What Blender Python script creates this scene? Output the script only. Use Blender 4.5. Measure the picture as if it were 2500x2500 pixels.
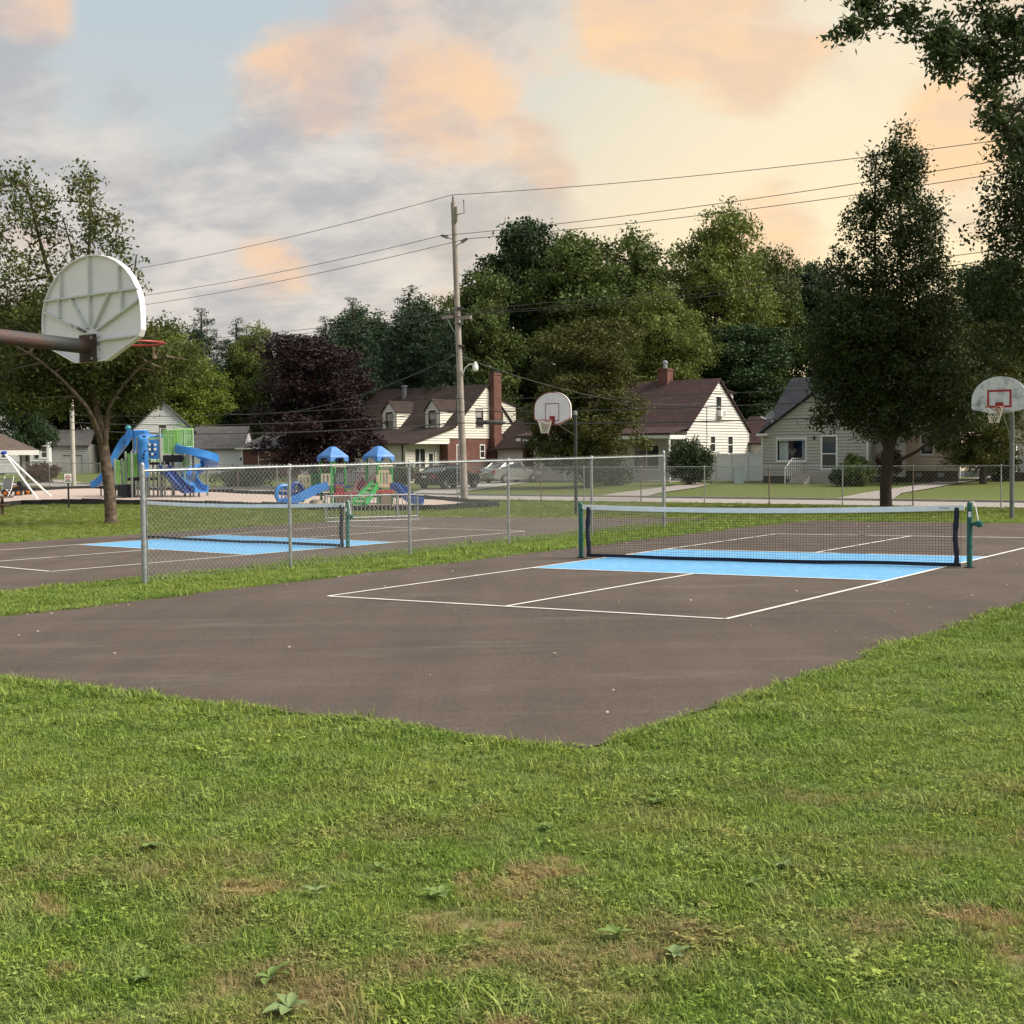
import bpy, bmesh, math, random
import numpy as np
from mathutils import Matrix, Vector

for o in list(bpy.data.objects): bpy.data.objects.remove(o)
scene = bpy.context.scene
COL = scene.collection
R = math.radians

# ------------------------------------------------------------------ camera
FPX = 3239.0; PITCH = .0419; ROLL = -.010; HC = 1.844      # pixels of the 2500 px photograph
fw = np.array([0, math.cos(PITCH), -math.sin(PITCH)]); rt0 = np.array([1., 0, 0]); up0 = np.cross(rt0, fw)
rt = rt0*math.cos(ROLL)+up0*math.sin(ROLL); upv = -rt0*math.sin(ROLL)+up0*math.cos(ROLL)
CAM = np.array([0, 0, HC])
cd = bpy.data.cameras.new('camera'); cam = bpy.data.objects.new('camera', cd); COL.objects.link(cam)
cd.sensor_width = 36; cd.lens = 36*FPX/2500; cd.clip_end = 3000; cd.clip_start = .05
m = Matrix(((rt[0], upv[0], -fw[0], 0), (rt[1], upv[1], -fw[1], 0), (rt[2], upv[2], -fw[2], HC), (0, 0, 0, 1)))
cam.matrix_world = m
scene.camera = cam
scene.render.resolution_x = scene.render.resolution_y = 1024

# ------------------------------------------------------------------ sky
SUN_EL, SUN_AZ = R(44), R(100)           # azimuth clockwise from +Y (straight ahead)
world = bpy.data.worlds.new('World'); scene.world = world; world.use_nodes = True
wn = world.node_tree.nodes; wl = world.node_tree.links; wn.clear()
def N(tree, t, **kw):
    n = tree.nodes.new(t)
    for k, v in kw.items():
        if k == 'inp':
            for i, x in v.items(): n.inputs[i].default_value = x
        else: setattr(n, k, v)
    return n
WT = world.node_tree
def wmath(op, a, b=None, c=None, clamp=False):
    n = N(WT, 'ShaderNodeMath', operation=op, use_clamp=clamp)
    for i, x in enumerate((a, b, c)):
        if x is None: continue
        if isinstance(x, (int, float)): n.inputs[i].default_value = x
        else: wl.new(x, n.inputs[i])
    return n.outputs[0]
def wmix(f, a, b, bt='MIX'):
    n = N(WT, 'ShaderNodeMix', data_type='RGBA', blend_type=bt)
    for i, x in ((0, f), (6, a), (7, b)):
        if isinstance(x, (int, float)): n.inputs[i].default_value = x
        elif isinstance(x, tuple): n.inputs[i].default_value = (*x, 1)
        else: wl.new(x, n.inputs[i])
    return n.outputs[2]
def wrange(v, a, b, smooth=True):
    n = N(WT, 'ShaderNodeMapRange', interpolation_type='SMOOTHSTEP' if smooth else 'LINEAR', clamp=True)
    wl.new(v, n.inputs[0]); n.inputs[1].default_value = a; n.inputs[2].default_value = b
    return n.outputs[0]
tc = N(WT, 'ShaderNodeTexCoord')
nrm = N(WT, 'ShaderNodeVectorMath', operation='NORMALIZE'); wl.new(tc.outputs['Generated'], nrm.inputs[0])
sep = N(WT, 'ShaderNodeSeparateXYZ'); wl.new(nrm.outputs[0], sep.inputs[0])
dx, dy, dz = sep.outputs
sky = N(WT, 'ShaderNodeTexSky', sky_type='NISHITA', sun_disc=False, sun_elevation=SUN_EL, sun_rotation=SUN_AZ,
        air_density=1.2, dust_density=3.0, ozone_density=1.2, altitude=100)
skyc = N(WT, 'ShaderNodeMix', data_type='RGBA', blend_type='MULTIPLY'); skyc.inputs[0].default_value = 1
wl.new(sky.outputs[0], skyc.inputs[6]); skyc.inputs[7].default_value = (.085, .085, .085, 1)
# the glow of the low sun on the right
sdir = (math.sin(R(24))*math.cos(R(6)), math.cos(R(24))*math.cos(R(6)), math.sin(R(6)))
dt = N(WT, 'ShaderNodeVectorMath', operation='DOT_PRODUCT'); wl.new(nrm.outputs[0], dt.inputs[0]); dt.inputs[1].default_value = sdir
warm = wrange(dt.outputs['Value'], .84, .995)
elev = wrange(dz, 0.0, .36, False)
clear = wmix(elev, (.78, .66, .50), (.48, .60, .68))
clear = wmix(warm, clear, wmix(elev, (1.25, .97, .54), (.92, .82, .61)))
clear = wmix(.12, clear, skyc.outputs[2])
# clouds live on a flat layer overhead: direction projected on a plane
den = wmath('ADD', wmath('MAXIMUM', dz, 0.0), .42)
cx = wmath('DIVIDE', dx, den); cy = wmath('DIVIDE', dy, den)
cvec = N(WT, 'ShaderNodeCombineXYZ'); wl.new(cx, cvec.inputs[0]); wl.new(cy, cvec.inputs[1])
def wnoise(scale, loc, detail=5, rough=.55, dist=.4, rotz=0, sc=(1, 1, 1)):
    mp = N(WT, 'ShaderNodeMapping'); wl.new(cvec.outputs[0], mp.inputs[0])
    mp.inputs['Location'].default_value = loc; mp.inputs['Rotation'].default_value = (0, 0, rotz); mp.inputs['Scale'].default_value = sc
    n = N(WT, 'ShaderNodeTexNoise'); wl.new(mp.outputs[0], n.inputs['Vector'])
    n.inputs['Scale'].default_value = scale; n.inputs['Detail'].default_value = detail
    n.inputs['Roughness'].default_value = rough; n.inputs['Distortion'].default_value = dist
    return n.outputs['Fac']
def bank(u, v, r):
    """a cloud bank round the sky direction seen at pixel (u,v) of the 1932 px view, angular radius r"""
    d = fw+rt*((u*2500/1932-1250)/FPX)+upv*((1250-v*2500/1932)/FPX); d = d/np.linalg.norm(d)
    n = N(WT, 'ShaderNodeVectorMath', operation='DOT_PRODUCT'); wl.new(nrm.outputs[0], n.inputs[0]); n.inputs[1].default_value = tuple(d)
    return wrange(n.outputs['Value'], math.cos(r), 1.0)
def wsum(*a):
    o = a[0]
    for x in a[1:]: o = wmath('ADD', o, x)
    return o
n1 = wnoise(3.0, (3.1, 7.7, 0), 12, .60, .25, .3, (1, 1.2, 1))
n2 = wnoise(7.0, (11.3, 2.2, 4), 10, .60, .25, .3, (1, 1.2, 1))
n3 = wnoise(3.6, (1.9, 5.2, 9), 9, .58, .35, -.3)
greyb = wsum(bank(380, 370, .15), bank(680, 400, .15), bank(80, 270, .11), bank(960, 330, .10), bank(480, 500, .12), bank(800, 60, .08), bank(40, 90, .05), bank(760, 520, .10))
oranb = wsum(bank(1310, 100, .085), bank(1430, 60, .07), bank(1230, 10, .07), bank(840, 230, .07), bank(560, 160, .06), bank(500, 530, .045), bank(1790, 250, .05), bank(1040, 285, .04), bank(60, 10, .04), bank(1430, 440, .06))
gapb = wsum(bank(300, 120, .10), bank(1100, 190, .06), bank(1250, 300, .09), bank(80, 180, .05))
cloud = wrange(wsum(n1, wmath('MULTIPLY', wmath('SUBTRACT', n2, .5), .16), wmath('MULTIPLY', greyb, .13), wmath('MULTIPLY', oranb, .15), wmath('MULTIPLY', gapb, -.16)), .45, .65)
grey = wmix(wrange(n2, .36, .64), (.43, .43, .45), (.72, .66, .61))
peach = wmix(wrange(n2, .36, .66), (.74, .51, .40), (1.0, .60, .31))
pk = wmath('MULTIPLY', wrange(wsum(n3, wmath('MULTIPLY', oranb, .20), wmath('MULTIPLY', warm, .10), wmath('MULTIPLY', greyb, -.05)), .44, .70), .9, clamp=True)
ccol = wmix(pk, grey, peach)
ccol = wmix(wmath('MULTIPLY', warm, .30), ccol, (1.0, .70, .36))
skycol = wmix(wmath('MULTIPLY', cloud, .76), clear, ccol)
# thin high streaks
n4 = wnoise(3.2, (5, 1, 2), 9, .62, .2, .95, (.30, 2.0, 1))
skycol = wmix(wmath('MULTIPLY', wrange(n4, .52, .72), .40), skycol, (.92, .86, .76))
bg = N(WT, 'ShaderNodeBackground'); wl.new(skycol, bg.inputs[0]); bg.inputs[1].default_value = .49
wo = N(WT, 'ShaderNodeOutputWorld'); wl.new(bg.outputs[0], wo.inputs[0])

# ------------------------------------------------------------------ sun (soft: set well above the low glow, to brighten ground and walls)
sl = bpy.data.lights.new('sun', 'SUN'); sl.energy = 3.0; sl.angle = R(35); sl.color = (1, .91, .78)
so = bpy.data.objects.new('sun', sl); COL.objects.link(so)
LE, LA = R(44), R(100)
so.rotation_euler = Vector((math.sin(LA)*math.cos(LE), math.cos(LA)*math.cos(LE), math.sin(LE))).to_track_quat('Z', 'Y').to_euler()
so.location = (30, 10, 30)
vs = scene.view_settings
vs.view_transform = 'Standard'; vs.look = 'None'; vs.gamma = 1; vs.exposure = 1.15; vs.use_curve_mapping = False

# ------------------------------------------------------------------ terrain and pixel helpers
AST = -.6592                            # direction of courts and street
CT, ST = math.cos(AST), math.sin(AST)
def st(x, y): return (-ST*x+CT*y, CT*x+ST*y)     # s: towards the street, t: along it to the right
def xy(s, t): return (-ST*s+CT*t, CT*s+ST*t)
def sm(a, b, x):
    k = min(1, max(0, (x-a)/(b-a))); return k*k*(3-2*k)
def H(x, y):
    s, t = st(x, y)
    b = -.12+.016*min(30, max(0, -x-4))
    yard = b
    if s > 52: yard = b-.1+.25*min(1, (s-52)/28)
    elif s > 45: yard = b-.1*(s-45)/7
    w = sm(28, 43, s)
    return .0146*x*(1-w)+yard*w
def Hst(s, t): return H(*xy(s, t))
def ray(u, v): return fw+rt*((u-1250)/FPX)+upv*((1250-v)/FPX)
def at(u, v, Y):
    d = ray(u, v); return CAM+d*(Y/d[1])
def gp(u, v):
    d = ray(u, v); k = 1.
    while k < 300:
        p = CAM+d*k
        if p[2] <= H(p[0], p[1]): break
        k += .1
    a, b = k-.1, k
    for _ in range(25):
        mm = (a+b)/2; p = CAM+d*mm
        if p[2] <= H(p[0], p[1]): b = mm
        else: a = mm
    return CAM+d*b
def on_s(u, v, s):
    d = ray(u, v); k = s/st(d[0], d[1])[0]; p = CAM+d*k; return st(p[0], p[1])[1], p[2]
def on_t(u, v, t):
    d = ray(u, v); k = t/st(d[0], d[1])[1]; p = CAM+d*k; return st(p[0], p[1])[0], p[2]

# ------------------------------------------------------------------ object helpers
def tag(o, label=None, cat=None, group=None, kind=None):
    if label: o['label'] = label
    if cat: o['category'] = cat
    if group: o['group'] = group
    if kind: o['kind'] = kind
    return o
def thing(name, label, cat, loc=(0, 0, 0), rotz=0, group=None):
    o = bpy.data.objects.new(name, None); COL.objects.link(o)
    o.location = loc; o.rotation_euler = (0, 0, rotz); o.empty_display_size = .3
    return tag(o, label, cat, group)
def link(name, me, mat, parent=None, smooth=False):
    o = bpy.data.objects.new(name, me); COL.objects.link(o)
    if mat is not None: me.materials.append(mat)
    if parent is not None: o.parent = parent
    if smooth: me.polygons.foreach_set('use_smooth', [True]*len(me.polygons))
    return o
def copy_tree(o, parent=None):
    c = o.copy(); COL.objects.link(c); c.parent = parent
    for ch in list(o.children): copy_tree(ch, c)
    return c
class MB:
    def __init__(s): s.v = []; s.f = []; s.M = None
    def add(s, vs, fs):
        b = len(s.v)
        if s.M is not None: vs = [tuple(s.M @ Vector(v)) for v in vs]
        s.v += [tuple(v) for v in vs]; s.f += [tuple(b+i for i in f) for f in fs]; return s
    def box(s, x0, x1, y0, y1, z0, z1):
        return s.add([(x0,y0,z0),(x1,y0,z0),(x1,y1,z0),(x0,y1,z0),(x0,y0,z1),(x1,y0,z1),(x1,y1,z1),(x0,y1,z1)],
                     [(0,3,2,1),(4,5,6,7),(0,1,5,4),(1,2,6,5),(2,3,7,6),(3,0,4,7)])
    def cbox(s, x0, x1, y0, y1, z0, z1, c):          # box with bevelled vertical and top edges
        pts = [(x0+c,y0),(x1-c,y0),(x1,y0+c),(x1,y1-c),(x1-c,y1),(x0+c,y1),(x0,y1-c),(x0,y0+c)]
        ins = [(x0+2*c,y0+c),(x1-2*c,y0+c),(x1-c,y0+2*c),(x1-c,y1-2*c),(x1-2*c,y1-c),(x0+2*c,y1-c),(x0+c,y1-2*c),(x0+c,y0+2*c)]
        v = [(a,b,z0) for a,b in pts]+[(a,b,z1-c) for a,b in pts]+[(a,b,z1) for a,b in ins]
        f = [tuple(range(7,-1,-1)), tuple(range(16,24))]
        for k in (0, 8):
            for i in range(8): f.append((k+i, k+(i+1)%8, k+8+(i+1)%8, k+8+i))
        return s.add(v, f)
    def prism(s, poly, a0, a1, axis='y'):            # polygon (p,q) extruded along an axis
        n = len(poly)
        def P(p, q, a): return {'y': (p, a, q), 'x': (a, p, q), 'z': (p, q, a)}[axis]
        v = [P(p, q, a0) for p, q in poly]+[P(p, q, a1) for p, q in poly]
        f = [tuple(range(n)), tuple(range(2*n-1, n-1, -1))]+[(i, n+i, n+(i+1)%n, (i+1)%n) for i in range(n)]
        return s.add(v, f)
    def tube(s, pts, rad, n=8, cap=True):
        pts = [Vector(p) for p in pts]
        if isinstance(rad, (int, float)): rad = [rad]*len(pts)
        vs = []; up = None
        for i, p in enumerate(pts):
            d = (pts[min(i+1, len(pts)-1)]-pts[max(i-1, 0)])
            if d.length < 1e-9: d = Vector((0, 0, 1))
            d.normalize()
            if up is None: up = Vector((0, 0, 1)) if abs(d.z) < .9 else Vector((1, 0, 0))
            a = d.cross(up)
            if a.length < 1e-6: a = d.orthogonal()
            a.normalize(); b = a.cross(d).normalized(); up = b
            for k in range(n):
                w = 2*math.pi*k/n
                vs.append(p+(a*math.cos(w)+b*math.sin(w))*rad[i])
        f = []
        for i in range(len(pts)-1):
            for k in range(n): f.append((i*n+k, i*n+(k+1)%n, (i+1)*n+(k+1)%n, (i+1)*n+k))
        if cap: f += [tuple(range(n-1, -1, -1)), tuple((len(pts)-1)*n+k for k in range(n))]
        return s.add(vs, f)
    def lathe(s, prof, n=16, c=(0, 0, 0)):           # (r,z) profile round z
        v = []; f = []
        for r, z in prof:
            for k in range(n): v.append((c[0]+r*math.cos(2*math.pi*k/n), c[1]+r*math.sin(2*math.pi*k/n), c[2]+z))
        for i in range(len(prof)-1):
            for k in range(n): f.append((i*n+k, i*n+(k+1)%n, (i+1)*n+(k+1)%n, (i+1)*n+k))
        f += [tuple(range(n-1, -1, -1)), tuple((len(prof)-1)*n+k for k in range(n))]
        return s.add(v, f)
    def sweep(s, path, prof, closed=True):           # profile (side, up) swept along a path, kept upright
        path = [Vector(p) for p in path]; vs = []; n = len(prof)
        for i, p in enumerate(path):
            d = path[min(i+1, len(path)-1)]-path[max(i-1, 0)]; d.normalize()
            side = d.cross(Vector((0, 0, 1))).normalized(); u = side.cross(d)
            for a, b in prof: vs.append(p+side*a+u*b)
        f = []
        for i in range(len(path)-1):
            for k in range(n if closed else n-1): f.append((i*n+k, i*n+(k+1)%n, (i+1)*n+(k+1)%n, (i+1)*n+k))
        if closed: f += [tuple(range(n-1, -1, -1)), tuple((len(path)-1)*n+k for k in range(n))]
        return s.add(vs, f)
    def quad(s, a, b, c, d): return s.add([a, b, c, d], [(0, 1, 2, 3)])
    def mesh(s, name):
        me = bpy.data.meshes.new(name); me.from_pydata(s.v, [], s.f); me.validate(); me.update()
        bm = bmesh.new(); bm.from_mesh(me); bmesh.ops.recalc_face_normals(bm, faces=bm.faces); bm.to_mesh(me); bm.free()
        return me
    def build(s, name, mat, parent=None, smooth=False, bevel=0):
        o = link(name, s.mesh(name), mat, parent, smooth)
        if bevel:
            b = o.modifiers.new('bevel', 'BEVEL'); b.width = bevel; b.segments = 2; b.limit_method = 'ANGLE'; b.angle_limit = R(40)
        if smooth:
            try: o.data.set_sharp_from_angle(angle=R(42))
            except Exception: pass
        return o
def npmesh(name, verts, quads=None, tris=None, mat=None, parent=None, face_attr=None):
    me = bpy.data.meshes.new(name)
    verts = np.asarray(verts, np.float32)
    nq = 0 if quads is None else len(quads); nt = 0 if tris is None else len(tris)
    me.vertices.add(len(verts)); me.vertices.foreach_set('co', verts.ravel())
    loops = []; starts = []; c = 0
    if nq: loops.append(np.asarray(quads, np.int32).ravel()); starts.append(np.arange(nq, dtype=np.int32)*4); c = nq*4
    if nt: loops.append(np.asarray(tris, np.int32).ravel()); starts.append(c+np.arange(nt, dtype=np.int32)*3)
    lo = np.concatenate(loops); stt = np.concatenate(starts)
    me.loops.add(len(lo)); me.loops.foreach_set('vertex_index', lo)
    me.polygons.add(nq+nt); me.polygons.foreach_set('loop_start', stt)
    me.update(calc_edges=True)
    if face_attr is not None:
        for k, a in face_attr.items():
            at_ = me.attributes.new(k, 'FLOAT', 'FACE'); at_.data.foreach_set('value', np.asarray(a, np.float32))
    if mat is not None: me.materials.append(mat)
    o = bpy.data.objects.new(name, me); COL.objects.link(o)
    if parent is not None: o.parent = parent
    return o
def wires(polys, r, n=3):
    """many polylines of one length as thin tubes: polys (m,k,3)"""
    polys = np.asarray(polys, np.float32); mN, k, _ = polys.shape
    d = np.empty_like(polys); d[:, 1:-1] = polys[:, 2:]-polys[:, :-2]; d[:, 0] = polys[:, 1]-polys[:, 0]; d[:, -1] = polys[:, -1]-polys[:, -2]
    d /= np.linalg.norm(d, axis=2, keepdims=True)+1e-9
    ref = np.where(np.abs(d[..., 2:3]) > .95, np.array([1., 0, 0]), np.array([0, 0, 1.]))
    a = np.cross(d, ref); a /= np.linalg.norm(a, axis=2, keepdims=True)+1e-9
    b = np.cross(a, d)
    ang = np.arange(n)*2*math.pi/n
    V = polys[:, :, None, :]+r*(a[:, :, None, :]*np.cos(ang)[None, None, :, None]+b[:, :, None, :]*np.sin(ang)[None, None, :, None])
    idx = np.arange(mN*k*n).reshape(mN, k, n)
    q = np.stack([idx[:, :-1, :], np.roll(idx, -1, 2)[:, :-1, :], np.roll(idx, -1, 2)[:, 1:, :], idx[:, 1:, :]], -1).reshape(-1, 4)
    return V.reshape(-1, 3), q
def join(parts):
    vs = []; qs = []; b = 0
    for v, q in parts: vs.append(v); qs.append(q+b); b += len(v)
    return np.concatenate(vs), np.concatenate(qs)

# ------------------------------------------------------------------ materials
MATS = {}
def mat(name, col, rough=.6, metal=0, var=.12, scale=6, bump=0, bscale=60, spec=.4, col2=None, thr=None, coords='Object', obj_var=0):
    """principled with noise-driven colour variation; col2 = a second colour in noise patches"""
    if name in MATS: return MATS[name]
    ma = bpy.data.materials.new(name); ma.use_nodes = True; T = ma.node_tree; L = T.links
    bs = T.nodes['Principled BSDF']; bs.inputs['Roughness'].default_value = rough; bs.inputs['Metallic'].default_value = metal
    bs.inputs['Specular IOR Level'].default_value = spec
    tcn = N(T, 'ShaderNodeTexCoord'); vec = tcn.outputs[coords]
    nz = N(T, 'ShaderNodeTexNoise', inp={'Scale': scale, 'Detail': 6, 'Roughness': .6}); L.new(vec, nz.inputs['Vector'])
    mr = N(T, 'ShaderNodeMapRange', inp={1: .3, 2: .7, 3: 1-var, 4: 1+var}); L.new(nz.outputs['Fac'], mr.inputs[0])
    hs = N(T, 'ShaderNodeHueSaturation'); hs.inputs['Color'].default_value = (*col, 1); L.new(mr.outputs[0], hs.inputs['Value'])
    c = hs.outputs[0]
    if col2 is not None:
        n2 = N(T, 'ShaderNodeTexNoise', inp={'Scale': scale*.5, 'Detail': 7, 'Roughness': .65}); L.new(vec, n2.inputs['Vector'])
        r2 = N(T, 'ShaderNodeMapRange', inp={1: thr[0], 2: thr[1]}); L.new(n2.outputs['Fac'], r2.inputs[0])
        mx = N(T, 'ShaderNodeMix', data_type='RGBA'); L.new(r2.outputs[0], mx.inputs[0]); L.new(c, mx.inputs[6]); mx.inputs[7].default_value = (*col2, 1)
        c = mx.outputs[2]
    L.new(c, bs.inputs['Base Color'])
    if bump:
        nb = N(T, 'ShaderNodeTexNoise', inp={'Scale': bscale, 'Detail': 4}); L.new(vec, nb.inputs['Vector'])
        bp = N(T, 'ShaderNodeBump', inp={'Strength': bump, 'Distance': .02}); L.new(nb.outputs['Fac'], bp.inputs['Height']); L.new(bp.outputs[0], bs.inputs['Normal'])
    MATS[name] = ma; return ma
def leafmat(name, c0, c1, trans=.3, c2=None):
    if name in MATS: return MATS[name]
    ma = bpy.data.materials.new(name); ma.use_nodes = True; T = ma.node_tree; L = T.links
    bs = T.nodes['Principled BSDF']; bs.inputs['Roughness'].default_value = .55; bs.inputs['Specular IOR Level'].default_value = .25
    a = N(T, 'ShaderNodeAttribute', attribute_name='rnd')
    cr = N(T, 'ShaderNodeValToRGB'); e = cr.color_ramp.elements
    e[0].position = 0; e[0].color = (*c0, 1); e[1].position = .92 if c2 else 1; e[1].color = (*c1, 1)
    if c2: k = e.new(1.0); k.color = (*c2, 1)
    L.new(a.outputs['Fac'], cr.inputs[0]); L.new(cr.outputs[0], bs.inputs['Base Color'])
    tr = N(T, 'ShaderNodeBsdfTranslucent'); L.new(cr.outputs[0], tr.inputs[0])
    mx = N(T, 'ShaderNodeMixShader', inp={0: trans}); L.new(bs.outputs[0], mx.inputs[1]); L.new(tr.outputs[0], mx.inputs[2])
    L.new(mx.outputs[0], T.nodes['Material Output'].inputs[0])
    MATS[name] = ma; return ma
def coursemat(name, c0, c1, mortar, bw, bh, msize, vec='wall', rough=.8, bump=.6, var=.5):
    """brick or shingle courses: walls map (x+y, z), roofs (x, z stretched)"""
    if name in MATS: return MATS[name]
    ma = bpy.data.materials.new(name); ma.use_nodes = True; T = ma.node_tree; L = T.links
    bs = T.nodes['Principled BSDF']; bs.inputs['Roughness'].default_value = rough; bs.inputs['Specular IOR Level'].default_value = .2
    tcn = N(T, 'ShaderNodeTexCoord'); sp = N(T, 'ShaderNodeSeparateXYZ'); L.new(tcn.outputs['Object'], sp.inputs[0])
    cb = N(T, 'ShaderNodeCombineXYZ')
    if vec == 'wall':
        ad = N(T, 'ShaderNodeMath', operation='ADD'); L.new(sp.outputs[0], ad.inputs[0]); L.new(sp.outputs[1], ad.inputs[1])
        L.new(ad.outputs[0], cb.inputs[0]); L.new(sp.outputs[2], cb.inputs[1])
    else:
        ad = N(T, 'ShaderNodeMath', operation='ADD'); L.new(sp.outputs[0], ad.inputs[0]); L.new(sp.outputs[1], ad.inputs[1])
        mu = N(T, 'ShaderNodeMath', operation='MULTIPLY', inp={1: 1.5}); L.new(sp.outputs[2], mu.inputs[0])
        L.new(ad.outputs[0], cb.inputs[0]); L.new(mu.outputs[0], cb.inputs[1])
    br = N(T, 'ShaderNodeTexBrick', inp={'Color1': (*c0, 1), 'Color2': (*c1, 1), 'Mortar': (*mortar, 1), 'Scale': 1, 'Mortar Size': msize, 'Bias': 0, 'Brick Width': bw, 'Row Height': bh})
    L.new(cb.outputs[0], br.inputs['Vector'])
    nz = N(T, 'ShaderNodeTexNoise', inp={'Scale': 1.3, 'Detail': 8, 'Roughness': .65}); L.new(tcn.outputs['Object'], nz.inputs['Vector'])
    mr = N(T, 'ShaderNodeMapRange', inp={1: .3, 2: .7, 3: 1-var*.5, 4: 1+var*.5}); L.new(nz.outputs['Fac'], mr.inputs[0])
    hs = N(T, 'ShaderNodeHueSaturation'); L.new(br.outputs['Color'], hs.inputs['Color']); L.new(mr.outputs[0], hs.inputs['Value'])
    L.new(hs.outputs[0], bs.inputs['Base Color'])
    bp = N(T, 'ShaderNodeBump', invert=True, inp={'Strength': bump, 'Distance': .02}); L.new(br.outputs['Fac'], bp.inputs['Height']); L.new(bp.outputs[0], bs.inputs['Normal'])
    MATS[name] = ma; return ma
def glassmat(name='window_glass', tint=(.93, .95, .95), refl=.12):
    if name in MATS: return MATS[name]
    ma = bpy.data.materials.new(name); ma.use_nodes = True; T = ma.node_tree; L = T.links
    T.nodes.remove(T.nodes['Principled BSDF'])
    tr = N(T, 'ShaderNodeBsdfTransparent'); tr.inputs[0].default_value = (*tint, 1)
    gl = N(T, 'ShaderNodeBsdfGlossy', inp={'Roughness': .04}); gl.inputs[0].default_value = (.9, .92, .95, 1)
    mx = N(T, 'ShaderNodeMixShader', inp={0: refl*.12}); L.new(tr.outputs[0], mx.inputs[1]); L.new(gl.outputs[0], mx.inputs[2])
    L.new(mx.outputs[0], T.nodes['Material Output'].inputs[0])
    MATS[name] = ma; return ma
galv = mat('galvanised_steel', (.30, .32, .33), .45, .6, .25, 9, .1, 80)
wirem = mat('fence_wire', (.36, .37, .36), .5, .35, .15, 20)
white_paint = mat('white_paint', (.78, .78, .76), .5, 0, .06, 3)
black_metal = mat('black_metal', (.02, .02, .022), .5, 0, .3, 8)

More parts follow.
